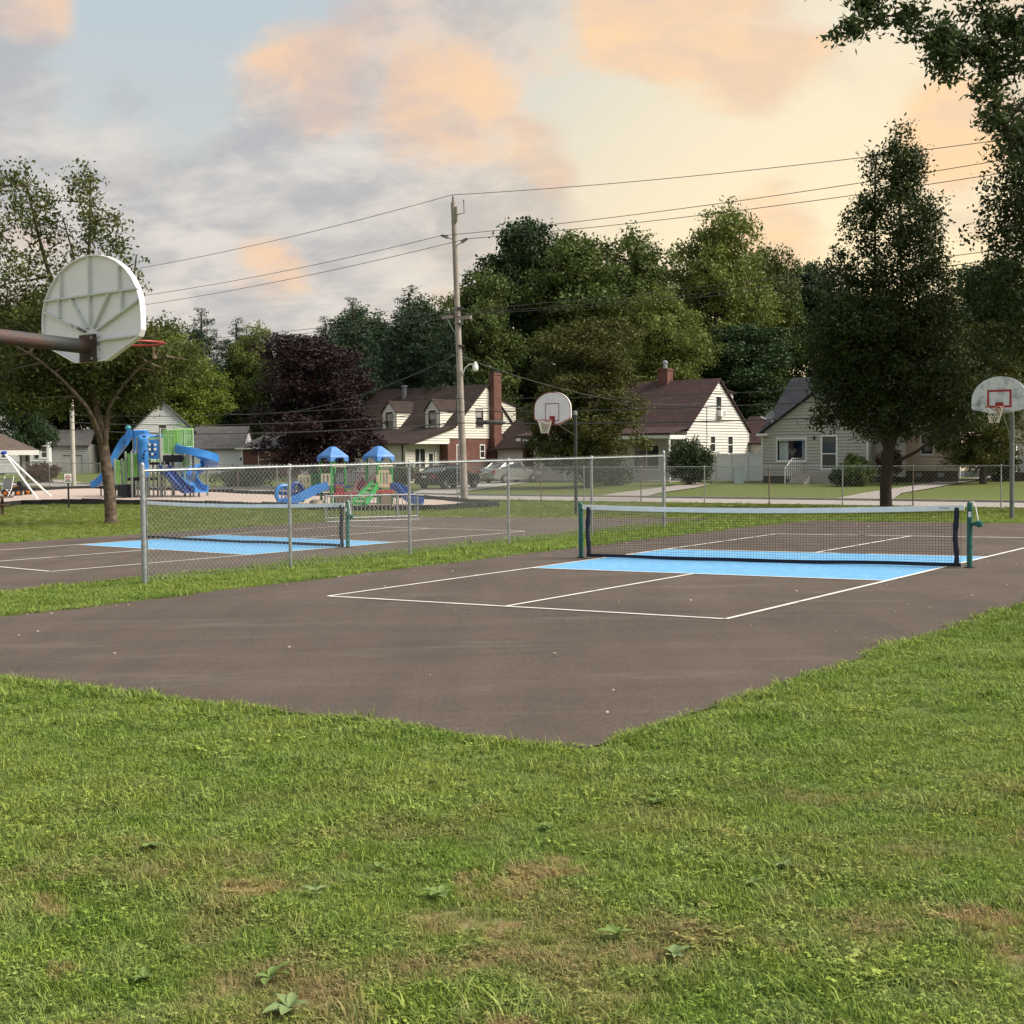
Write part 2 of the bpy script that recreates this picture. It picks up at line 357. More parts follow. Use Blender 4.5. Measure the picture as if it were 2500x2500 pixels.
# ================================================================== GROUND
rng = np.random.default_rng(7); random.seed(7)
def lawnmat(blade=False):
    nm = 'grass_blades' if blade else 'lawn_ground'
    ma = bpy.data.materials.new(nm); ma.use_nodes = True; T = ma.node_tree; L = T.links
    bs = T.nodes['Principled BSDF']; bs.inputs['Roughness'].default_value = .6; bs.inputs['Specular IOR Level'].default_value = .2
    g = N(T, 'ShaderNodeNewGeometry')
    def nz(s, det=5, rgh=.6, off=0):
        mp = N(T, 'ShaderNodeMapping'); L.new(g.outputs['Position'], mp.inputs[0]); mp.inputs['Location'].default_value = (off, off*.7, 0); mp.inputs['Scale'].default_value = (1, 1, 0)
        n = N(T, 'ShaderNodeTexNoise', inp={'Scale': s, 'Detail': det, 'Roughness': rgh}); L.new(mp.outputs[0], n.inputs['Vector']); return n.outputs['Fac']
    def rng_(v, a, b, c=0, d=1):
        n = N(T, 'ShaderNodeMapRange', interpolation_type='SMOOTHSTEP', inp={1: a, 2: b, 3: c, 4: d}); L.new(v, n.inputs[0]); return n.outputs[0]
    def mx(f, a, b):
        n = N(T, 'ShaderNodeMix', data_type='RGBA')
        for i, x in ((0, f), (6, a), (7, b)):
            if isinstance(x, tuple): n.inputs[i].default_value = (*x, 1)
            elif isinstance(x, float): n.inputs[i].default_value = x
            else: L.new(x, n.inputs[i])
        return n.outputs[2]
    def mul(a, b):
        n = N(T, 'ShaderNodeMath', operation='MULTIPLY', use_clamp=True); L.new(a, n.inputs[0])
        if isinstance(b, float): n.inputs[1].default_value = b
        else: L.new(b, n.inputs[1])
        return n.outputs[0]
    sp = N(T, 'ShaderNodeSeparateXYZ'); L.new(g.outputs['Position'], sp.inputs[0])
    base = mx(rng_(nz(.9, 4), .35, .65), (.104, .166, .030), (.148, .196, .044))
    base = mx(rng_(nz(3.5, 4, .6, 5), .4, .7), base, (.140, .196, .060))
    if blade:
        a = N(T, 'ShaderNodeAttribute', attribute_name='rnd')
        cr = N(T, 'ShaderNodeValToRGB'); e = cr.color_ramp.elements
        e[0].color = (.45, .58, .40, 1); e[1].color = (2.9, 2.55, 2.3, 1); L.new(a.outputs['Fac'], cr.inputs[0])
        ml = N(T, 'ShaderNodeMix', data_type='RGBA', blend_type='MULTIPLY'); ml.inputs[0].default_value = 1; L.new(base, ml.inputs[6]); L.new(cr.outputs[0], ml.inputs[7]); base = ml.outputs[2]
    else:
        fine = mx(rng_(nz(40, 4, .7, 2), .3, .7), (.6, .62, .55), (1.25, 1.2, 1.2))
        ml = N(T, 'ShaderNodeMix', data_type='RGBA', blend_type='MULTIPLY'); ml.inputs[0].default_value = 1; L.new(base, ml.inputs[6]); L.new(fine, ml.inputs[7]); base = ml.outputs[2]
    # worn, dry patches where people walk (towards the near side)
    dry = mul(rng_(nz(1.05, 6, .62, 3.3), .46, .66), rng_(sp.outputs[1], 8.6, 4.7))
    if blade:
        dr = N(T, 'ShaderNodeMath', operation='MULTIPLY_ADD', use_clamp=True, inp={1: 1.1, 2: -.1}); L.new(a.outputs['Fac'], dr.inputs[0])
        dry = mul(dry, rng_(dr.outputs[0], .0, .55, .25, 1.0))
    base = mx(dry, base, (.34, .25, .125))
    hot = mul(rng_(nz(1.6, 5, .6, 9.1), .57, .66), rng_(sp.outputs[1], 8.0, 5.2))
    base = mx(mul(hot, .7), base, (.42, .27, .15))
    # the mown park lawn beyond the courts is yellower
    base = mx(mul(rng_(sp.outputs[1], 30.0, 42.0), .6), base, (.155, .170, .03)); base = mx(mul(rng_(sp.outputs[1], 52.0, 62.0), .75), base, (.105, .125, .032))
    L.new(base, bs.inputs['Base Color'])
    if blade:
        tr = N(T, 'ShaderNodeBsdfTranslucent'); L.new(base, tr.inputs[0])
        ms = N(T, 'ShaderNodeMixShader', inp={0: .3}); L.new(bs.outputs[0], ms.inputs[1]); L.new(tr.outputs[0], ms.inputs[2]); L.new(ms.outputs[0], T.nodes['Material Output'].inputs[0])
    else:
        bp = N(T, 'ShaderNodeBump', inp={'Strength': .8, 'Distance': .05}); L.new(nz(25, 5, .7, 1), bp.inputs['Height']); L.new(bp.outputs[0], bs.inputs['Normal'])
    return ma
def arange(*segs):
    o = []
    for a, b, st_ in segs: o += list(np.arange(a, b, st_))
    return o
sv = arange((-300, -60, 60), (-60, -12, 8), (-12, 58, 1), (58, 120, 4), (120, 200, 20), (200, 1001, 200))
tv = arange((-800, -200, 150), (-200, -90, 10), (-90, 14, 1), (14, 60, 6), (60, 801, 120))
V = [];
for s in sv:
    for t in tv:
        x, y = xy(s, t); V.append((x, y, H(x, y)))
ns, nt = len(sv), len(tv); idx = np.arange(ns*nt).reshape(ns, nt)
Q = np.stack([idx[:-1, :-1], idx[:-1, 1:], idx[1:, 1:], idx[1:, :-1]], -1).reshape(-1, 4)
lawn = npmesh('lawn', V, Q, None, lawnmat()); tag(lawn, kind='structure')
def drape(name, fs, ft, mat_, dz, ni, nj, parent=None, kind='structure'):
    """grid surface (s,t) = f(a,b) laid on the terrain"""
    V = []
    for i in range(ni+1):
        for j in range(nj+1):
            a, b = i/ni, j/nj; s, t = fs(a, b), ft(a, b); x, y = xy(s, t); V.append((x, y, H(x, y)+dz))
    idx = np.arange((ni+1)*(nj+1)).reshape(ni+1, nj+1)
    Q = np.stack([idx[:-1, :-1], idx[:-1, 1:], idx[1:, 1:], idx[1:, :-1]], -1).reshape(-1, 4)
    o = npmesh(name, V, Q, None, mat_, parent)
    if kind: o['kind'] = kind
    return o
def wob(k, x, amp): return amp*(math.sin(x*1.7+k)+.6*math.sin(x*4.1+2*k)+.45*math.sin(x*9.3+3*k)+.3*math.sin(x*21+k))/2

# asphalt
def asphalt():
    ma = bpy.data.materials.new('asphalt'); ma.use_nodes = True; T = ma.node_tree; L = T.links
    bs = T.nodes['Principled BSDF']; bs.inputs['Roughness'].default_value = .85; bs.inputs['Specular IOR Level'].default_value = .25
    tcn = N(T, 'ShaderNodeTexCoord')
    def nz(sc, s, det=5, rgh=.6, rot=0, loc=(0, 0, 0)):
        mp = N(T, 'ShaderNodeMapping'); L.new(tcn.outputs['Object'], mp.inputs[0]); mp.inputs['Scale'].default_value = sc; mp.inputs['Rotation'].default_value = (0, 0, rot); mp.inputs['Location'].default_value = loc
        n = N(T, 'ShaderNodeTexNoise', inp={'Scale': s, 'Detail': det, 'Roughness': rgh}); L.new(mp.outputs[0], n.inputs['Vector']); return n.outputs['Fac']
    def rg(v, a, b, c, d):
        n = N(T, 'ShaderNodeMapRange', inp={1: a, 2: b, 3: c, 4: d}); L.new(v, n.inputs[0]); return n.outputs[0]
    def mm(a, b):
        n = N(T, 'ShaderNodeMath', operation='MULTIPLY'); L.new(a, n.inputs[0]); L.new(b, n.inputs[1]); return n.outputs[0]
    v = mm(rg(nz((1, 1, 1), .45, 6), .3, .7, .88, 1.12), rg(nz((.12, 1, 1), 2.2, 7, .65, -AST), .35, .65, .92, 1.08))
    v = mm(v, rg(nz((1, .08, 1), 1.1, 6, .62, -AST+.35, (3, 1, 0)), .38, .62, .90, 1.06))
    v = mm(v, rg(nz((1, 1, 1), 260, 3, .7), .3, .7, .72, 1.28))
    v = mm(v, rg(nz((1, 1, 1), 26, 8, .95), .36, .64, .62, 1.42))
    hs = N(T, 'ShaderNodeHueSaturation'); hs.inputs['Color'].default_value = (.100, .076, .063, 1); L.new(v, hs.inputs['Value'])
    dust = rg(nz((.3, 1, 1), 1.3, 9, .72, -AST+.2, (7, 2, 0)), .55, .75, 0, .5)
    mx = N(T, 'ShaderNodeMix', data_type='RGBA'); L.new(dust, mx.inputs[0]); L.new(hs.outputs[0], mx.inputs[6]); mx.inputs[7].default_value = (.20, .17, .15, 1)
    L.new(mx.outputs[2], bs.inputs['Base Color'])
    bp = N(T, 'ShaderNodeBump', inp={'Strength': .7, 'Distance': .012}); L.new(nz((1, 1, 1), 160, 4, .7), bp.inputs['Height']); L.new(bp.outputs[0], bs.inputs['Normal'])
    return ma
ASPH = asphalt()
PADZ = .016
def pad_s0(t): return 6.34+.065*max(0, t+11)+wob(1, t, .05)
def P1t(s, a): return -15.0+wob(2, s, .07) if a == 0 else -4.64+wob(4, s, .05)-(.2*max(0, 1-(s-6.45)/.5)**2)
pad1 = drape('court_pavement', lambda a, b: pad_s0(-15+10.28*b)+(32.3+wob(5, b*9, .06)-pad_s0(-15+10.28*b))*a,
             lambda a, b: (lambda s: P1t(s, 0)+(P1t(s, 1)-P1t(s, 0))*b)(pad_s0(-15+10.28*b)+(32.3-pad_s0(-15+10.28*b))*a), ASPH, PADZ, 100, 60)
def P2t(s, a): return -29.4-.10*max(0, 24-s)+wob(6, s, .07)+.05*max(0, s-21) if a == 0 else -18.05+wob(7, s, .07)
pad2 = drape('court_pavement', lambda a, b: 3+(31.2+1.4*b+wob(8, b*9, .06)-3)*a, lambda a, b: (lambda s: P2t(s, 0)+(P2t(s, 1)-P2t(s, 0))*b)(3+(31.9-3)*a), ASPH, PADZ, 100, 50)
def in_pads(s, t, e=0.0):
    return (pad_s0(t)+e < s < 32.3-e and -15.0+wob(2, s, .07)+e < t < P1t(s, 1)-e) or (s < 31.2+1.4*((t+29.4)/11.35)-e and P2t(s, 0)+e < t < -18.05+wob(7, s, .07)-e)

# court markings: court plane (X across, Y along, in metres) fitted to the painted corners seen in the photograph
def fit(obs):
    A_ = []; B_ = []
    for X, Y, u, v in obs:
        p = gp(u, v); A_.append((1, X, Y)); B_.append((p[0], p[1]))
    c, *_ = np.linalg.lstsq(np.array(A_), np.array(B_), rcond=None); return c
W2 = 3.048
fit1 = fit([(-W2,-6.706,801,1458),(0,-6.706,1238.4,1484.3),(W2,-6.706,1763,1518),(-W2,-2.134,1310,1391),(0,-2.134,1688.7,1405.3),(W2,-2.134,2161,1419),(-W2,2.134,1621,1342),(0,2.134,1993,1351),(W2,2.134,2417,1363),(-W2,6.706,1889,1306.5),(0,6.706,2231,1311)])
fit2 = fit([(W2,-6.706,116,1400),(-W2,-2.134,190.5,1330.6),(W2,-2.134,614,1356),(W2,2.134,971,1326),(0,6.706,1038,1292.5),(W2,6.706,1282,1298.5),(-W2,6.706,852,1286),(0,-2.134,385,1344)])
def worn(name, col, c2, lo, hi):
    return mat(name, col, .7, 0, .10, 1.2, .3, 150, .3, c2, (lo, hi))
LINE = mat('line_paint', (.68, .66, .60), .75, 0, .14, 5, .3, 150, .3, (.24, .20, .18), (.60, .70))
BLUE = mat('blue_court_paint', (.135, .36, .62), .75, 0, .12, 9, .4, 120, .3, (.20, .42, .64), (.50, .72))
def cpt(f, X, Y, dz): 
    p = f[0]+f[1]*X+f[2]*Y; return (p[0], p[1], H(p[0], p[1])+PADZ+dz)
def crect(name, f, X0, X1, Y0, Y1, mat_, dz, parent, step=.5):
    ni = max(1, int(abs(Y1-Y0)/step)); nj = max(1, int(abs(X1-X0)/step)); V = []
    for i in range(ni+1):
        for j in range(nj+1): V.append(cpt(f, X0+(X1-X0)*j/nj, Y0+(Y1-Y0)*i/ni, dz))
    idx = np.arange((ni+1)*(nj+1)).reshape(ni+1, nj+1)
    return npmesh(name, V, np.stack([idx[:-1, :-1], idx[:-1, 1:], idx[1:, 1:], idx[1:, :-1]], -1).reshape(-1, 4), None, mat_, parent)
for f, pad in ((fit1, pad1), (fit2, pad2)):
    w = .034
    for a, b in ((-2.134, -.01), (.01, 2.134)): crect('painted_kitchen', f, -W2, W2, a, b, BLUE, .004, pad)
    for X in (-W2, W2): crect('painted_line', f, X-w, X+w, -6.706, 6.706, LINE, .008, pad)
    for Y in (-6.706, 6.706): crect('painted_line', f, -W2+w, W2-w, Y-w, Y+w, LINE, .0081, pad)
    for Y in (-2.134, 2.134): crect('painted_line', f, -W2+w, W2-w, Y-w*.8, Y+w*.8, LINE, .0082, pad)
    for a, b in ((-6.706+w, -2.134-w), (2.134+w, 6.706-w)): crect('painted_line', f, -w, w, a, b, LINE, .0083, pad)

# street, kerb, driveways
road_m = mat('street_asphalt', (.33, .30, .275), .85, 0, .12, .8, .4, 40, .25, (.27, .25, .24), (.5, .7))
conc = mat('concrete', (.36, .33, .30), .85, 0, .15, 2.5, .4, 50, .25, (.27, .25, .22), (.5, .75))
gravel = mat('driveway_gravel', (.30, .265, .245), .9, 0, .25, 5, .6, 40, .2)
drape('road', lambda a, b: 47.6+5.9*a+wob(9, b*60, .06)*(a < .5), lambda a, b: -260+400*b, road_m, .03, 4, 200)
kb = MB(); pts = []
for t in np.arange(-160, 60, 4.0):
    x, y = xy(53.62, t); pts.append((x, y, H(x, y)))
kb.sweep(pts, [(-.08, -.1), (.08, -.1), (.08, .12), (-.06, .12)]); tag(kb.build('kerb', conc), kind='structure')
def drive(px_l, px_r, m_):
    Lp = [gp(*p) for p in px_l]; Rp = [gp(*p) for p in px_r]; n = 12; V = []
    def samp(P, k):
        k *= len(P)-1; i = min(int(k), len(P)-2); return P[i]+(P[i+1]-P[i])*(k-i)
    for i in range(n+1):
        a, b = samp(Lp, i/n), samp(Rp, i/n)
        for j in range(5):
            p = a+(b-a)*j/4; V.append((p[0], p[1], H(p[0], p[1])+.045))
    idx = np.arange((n+1)*5).reshape(n+1, 5)
    o = npmesh('driveway', V, np.stack([idx[:-1, :-1], idx[:-1, 1:], idx[1:, 1:], idx[1:, :-1]], -1).reshape(-1, 4), None, m_); o['kind'] = 'structure'
drive([(975, 1214), (1035, 1195), (1180, 1179), (1200, 1175)], [(1075, 1214), (1130, 1202), (1255, 1184), (1295, 1178)], conc)
drive([(1395, 1221), (1500, 1206), (1640, 1188), (1700, 1180)], [(1550, 1221), (1610, 1205), (1700, 1192), (1735, 1184)], gravel)
drive([(2030, 1221), (2110, 1205), (2230, 1187), (2385, 1167), (2430, 1163)], [(2180, 1221), (2200, 1206), (2265, 1195), (2400, 1172), (2445, 1167)], gravel)
drive([(470, 1204), (480, 1196), (560, 1186)], [(690, 1208), (660, 1198), (680, 1188)], gravel)
drive([(60, 1186), (90, 1178), (110, 1172)], [(200, 1188), (200, 1180), (170, 1173)], gravel)

# playground bed with its black plastic edging
bed_px = [(-60, 1245), (0, 1240), (52, 1232), (250, 1231), (412, 1234), (640, 1240), (860, 1248), (1060, 1247), (1217, 1238), (1037, 1221), (870, 1217), (647, 1210), (498, 1204), (232, 1195), (83, 1201), (-60, 1206)]
bed = [gp(*p) for p in bed_px]
me = bpy.data.meshes.new('mulch_bed'); bm = bmesh.new()
bmf = bm.faces.new([bm.verts.new((p[0], p[1], 0)) for p in bed]); bmesh.ops.triangulate(bm, faces=bm.faces[:])
bmesh.ops.subdivide_edges(bm, edges=bm.edges[:], cuts=9, use_grid_fill=True); bmesh.ops.triangulate(bm, faces=bm.faces[:])
for v in bm.verts: v.co.z = H(v.co.x, v.co.y)+.07+.02*math.sin(v.co.x*1.3)*math.sin(v.co.y*.9)
bmesh.ops.recalc_face_normals(bm, faces=bm.faces); bm.to_mesh(me); bm.free()
mulch = link('mulch_bed', me, mat('wood_mulch', (.47, .375, .33), .9, 0, .28, 9, 1, 30, .15, (.36, .28, .24), (.48, .68))); mulch['kind'] = 'structure'
def in_poly(x, y, P):
    c = False; j = len(P)-1
    for i in range(len(P)):
        if (P[i][1] > y) != (P[j][1] > y) and x < (P[j][0]-P[i][0])*(y-P[i][1])/(P[j][1]-P[i][1])+P[i][0]: c = not c
        j = i
    return c
tmb = mat('black_plastic_edging', (.016, .016, .017), .55, 0, .3, 3)
tm = MB().cbox(-.6, .6, -.055, .055, -.15, .23, .015).box(-.63, -.6, -.03, .03, -.1, .18).mesh('border_timber'); tm.materials.append(tmb)
for i in range(len(bed)):
    a, b = Vector(bed[i]), Vector(bed[(i+1) % len(bed)])
    if i in (15,): continue
    L_ = (b-a).length; n = max(1, round(L_/1.24))
    for k in range(n):
        p = a+(b-a)*((k+.5)/n); o = bpy.data.objects.new('border_timber', tm); COL.objects.link(o); o.parent = mulch
        o.location = (p.x, p.y, H(p.x, p.y)+random.uniform(-.02, .02)); o.rotation_euler = (random.uniform(-.02, .02), random.uniform(-.015, .015), math.atan2(b.y-a.y, b.x-a.x)+random.uniform(-.02, .02))
        o.scale = (L_/n/1.24, 1, 1)

# ---- grass blades (one object, tufts scattered with geometry nodes)
BLADE = lawnmat(True)
tcol = bpy.data.collections.new('tufts')
def tuft(i, n, hmin, hmax, rad, wide, clover=False):
    r = np.random.default_rng(100+i); V = []; Q = []; Tt = []; qa = []; ta = []
    for k in range(n):
        a = r.uniform(0, 6.283); d = rad*math.sqrt(r.uniform()); bx, by = d*math.cos(a), d*math.sin(a); c = len(V); rv = r.uniform()
        if clover:
            h = r.uniform(hmin, hmax)
            for q in range(3):
                w = a+q*2.1; ux, uy = math.cos(w), math.sin(w); s_ = wide*r.uniform(.7, 1.2); z2 = h+r.uniform(-.3, .3)*s_
                c = len(V); V += [(bx, by, h), (bx+ux*s_*.6-uy*s_*.5, by+uy*s_*.6+ux*s_*.5, z2), (bx+ux*s_*1.15, by+uy*s_*1.15, z2-.002), (bx+ux*s_*.6+uy*s_*.5, by+uy*s_*.6-ux*s_*.5, z2)]
                Q.append((c, c+1, c+2, c+3)); qa.append(rv)
            continue
        h = r.uniform(hmin, hmax); ln = r.uniform(.2, 1.6)*h; w = r.uniform(0, 6.283); lx, ly = ln*math.cos(w), ln*math.sin(w)
        px, py = -math.sin(w)*wide/2, math.cos(w)*wide/2
        V += [(bx-px, by-py, -.01), (bx+px, by+py, -.01), (bx+lx*.4+px*.8, by+ly*.4+py*.8, h*.62), (bx+lx*.4-px*.8, by+ly*.4-py*.8, h*.62), (bx+lx, by+ly, h*r.uniform(.75, 1.0))]
        Q.append((c, c+1, c+2, c+3)); Tt.append((c+3, c+2, c+4)); qa.append(rv); ta.append(rv)
    o = npmesh('tuft', V, Q, Tt if Tt else None, BLADE, None, {'rnd': np.array(qa+ta)})
    COL.objects.unlink(o); tcol.objects.link(o)
for i in range(4): tuft(i, 36, .016, .055, .075, .0052)
tuft(4, 18, .012, .038, .08, .013, True)
tuft(5, 15, .012, .035, .06, .011, True); tuft(6, 16, .03, .085, .05, .0042)
def bandpts(y0, y1, dens, sc, kind, lateral=.41):
    n = int((y1**2-y0**2)*lateral*dens); y = np.sqrt(rng.uniform(y0**2, y1**2, n)); x = rng.uniform(-1, 1, n)*(lateral*y)
    out = []
    for a, b in zip(x, y):
        s, t = st(a, b)
        if s > 47.4: continue
        if in_pads(s, t, .045): continue
        if b > 46 and in_poly(a, b, bed): continue
        edge = 1.0
        if b < 34 and (not in_pads(s, t)) and (in_pads(s+.12, t) or in_pads(s, t+.12) or in_pads(s-.12, t) or in_pads(s, t-.12)): edge = 1.2
        cl = 1+.28*math.sin(a*3.1+1.7*math.sin(b*2.3))*math.sin(b*2.7+a*.9)+.16*math.sin(a*9.7+b*4.1)*math.sin(b*8.3-a*3); out.append((a, b, H(a, b), sc*rng.uniform(.6, 1.4)*edge*cl*(1.7 if rng.uniform() < .02 else 1)))
    return out
P = bandpts(3.9, 6.5, 1100, .60, 0)+bandpts(6.5, 9, 800, .66, 0)+bandpts(9, 14, 460, .76, 0)+bandpts(14, 22, 220, .9, 0)+bandpts(22, 34, 90, 1.05, 0)+bandpts(34, 60, 20, 1.3, 0)
P = np.array(P, np.float32)
gme = bpy.data.meshes.new('grass'); gme.vertices.add(len(P)); gme.vertices.foreach_set('co', P[:, :3].ravel())
ga = gme.attributes.new('scl', 'FLOAT', 'POINT'); ga.data.foreach_set('value', P[:, 3].copy())
go = bpy.data.objects.new('grass', gme); COL.objects.link(go)
tag(go, 'short green mown grass with clover and dry straw patches on the park lawn', 'grass', kind='stuff')
ng = bpy.data.node_groups.new('grass', 'GeometryNodeTree')
ng.interface.new_socket('Geometry', in_out='INPUT', socket_type='NodeSocketGeometry'); ng.interface.new_socket('Geometry', in_out='OUTPUT', socket_type='NodeSocketGeometry')
gi = ng.nodes.new('NodeGroupInput'); gout = ng.nodes.new('NodeGroupOutput')
ci = ng.nodes.new('GeometryNodeCollectionInfo'); ci.inputs[0].default_value = tcol; ci.inputs[1].default_value = True; ci.inputs[2].default_value = True
ip = ng.nodes.new('GeometryNodeInstanceOnPoints'); ip.inputs['Pick Instance'].default_value = True
rv = ng.nodes.new('FunctionNodeRandomValue'); rv.data_type = 'FLOAT_VECTOR'; rv.inputs[0].default_value = (-.12, -.12, 0); rv.inputs[1].default_value = (.12, .12, 6.283)
na = ng.nodes.new('GeometryNodeInputNamedAttribute'); na.data_type = 'FLOAT'; na.inputs[0].default_value = 'scl'
ng.links.new(gi.outputs[0], ip.inputs['Points']); ng.links.new(ci.outputs[0], ip.inputs['Instance']); ng.links.new(rv.outputs[0], ip.inputs['Rotation'])
ng.links.new(na.outputs[0], ip.inputs['Scale']); ng.links.new(ip.outputs[0], gout.inputs[0])
gm = go.modifiers.new('scatter', 'NODES'); gm.node_group = ng
print('tufts', len(P))

# ================================================================== FENCES
def chain_link(L, h, w, z0=.05, r=.003, top=.045, height_fn=None):
    """interlocked zigzag wires in the plane local x (length), z"""
    n = int(L/w); k = int((h+top-z0)/w)+1
    i = np.arange(n)[:, None]; j = np.arange(k)[None, :]
    x = (i+((j+i) % 2))*w+np.zeros((n, k)); z = z0+j*w+np.zeros((n, k)); y = .0045*np.where((i+j) % 2, 1, -1)
    pl = np.stack([x, y, z], -1)
    if height_fn is not None:
        hf = np.array([height_fn(a) for a in np.linspace(0, L, 60)])
        pl[..., 2] += np.interp(pl[..., 0], np.linspace(0, L, 60), hf)
    return wires(pl, r)
def fence(label, a, b, h, posts, w=.045, r=.003, postr=.03, railr=.021, term=None, topwire=.045, bottom_rail=False, dark=None, rail_drop=0):
    """a, b = (s,t) ends; posts = fractions along"""
    xa, ya = xy(*a); xb, yb = xy(*b); L = math.hypot(xb-xa, yb-ya)
    z0 = H(xa, ya); rz = math.atan2(yb-ya, xb-xa)
    f = thing('chain_link_fence', label, 'fence', (xa, ya, z0), rz)
    hf = lambda d: H(xa+(xb-xa)*d/L, ya+(yb-ya)*d/L)-z0
    v, q = chain_link(L, h, w, r=r, height_fn=hf, top=topwire)
    o = npmesh('wire_mesh', v, q, None, wirem, f); o['kind'] = 'stuff'
    n = 24
    MB().tube([(L*i/n, 0, h+hf(L*i/n)-rail_drop) for i in range(n+1)], railr, 8).build('top_rail', galv, f, True)
    for k, p in enumerate(posts):
        d = p*L; z = hf(d); big = term and k in term
        hp = h+(.11 if big else .03); rr = postr*1.35 if big else postr
        m_ = MB().lathe([(rr, -.3), (rr, hp-.02), (rr*.9, hp), (rr*.3, hp+.025)], 10, (d, -.0 if big else .032, z))
        po = m_.build('terminal_post' if big else 'line_post', dark if (dark and k % 2) else galv, f, True)
        if big:
            b_ = MB()
            for zz in (.25, .6, .95, 1.3, h-.08): b_.lathe([(rr+.006, zz-.018), (rr+.006, zz+.018)], 10, (d, 0, z))
            b_.tube([(d+.06, -.01, z+.05), (d+.06, -.01, z+h)], .008, 6); b_.build('tension_band', galv, po)
        else:
            MB().lathe([(rr+.005, h-.05), (rr+.005, h+.03), (railr*1.3, h+.045)], 10, (d, .02, z)).build('rail_cap', galv, po, True)
    return f
fence('tall chain link fence on the grass strip between the two painted courts', (12.7, -17.05), (27.95, -16.95), 1.76, [0, .2, .4, .6, .8, 1.0], term=(0, 5))
rust = mat('rusty_post', (.14, .095, .07), .8, .1, .4, 6, .3, 40)
posts = [(px-1) for px in ()]
def far_t(u, v): return on_s(u, v, 46.9)[0]
fa, fb = -118.0, 12.0
tposts = sorted([far_t(120, 1188), far_t(1320, 1225), far_t(1425, 1226), far_t(1564, 1228), far_t(1719, 1230), far_t(1877, 1236), far_t(2056, 1238), far_t(2228, 1238), far_t(2443, 1238)]+list(np.arange(-115, -72, 3.1))+list(np.arange(-67, -39.5, 3.05))+list(np.arange(-7, 12, 3.0)))
fence('long low chain link fence along the street edge of the park', (46.9, fa), (46.9, fb), 1.5, [(t-fa)/(fb-fa) for t in tposts], w=.075, r=.0042, postr=.024, railr=.019, topwire=0, dark=rust)

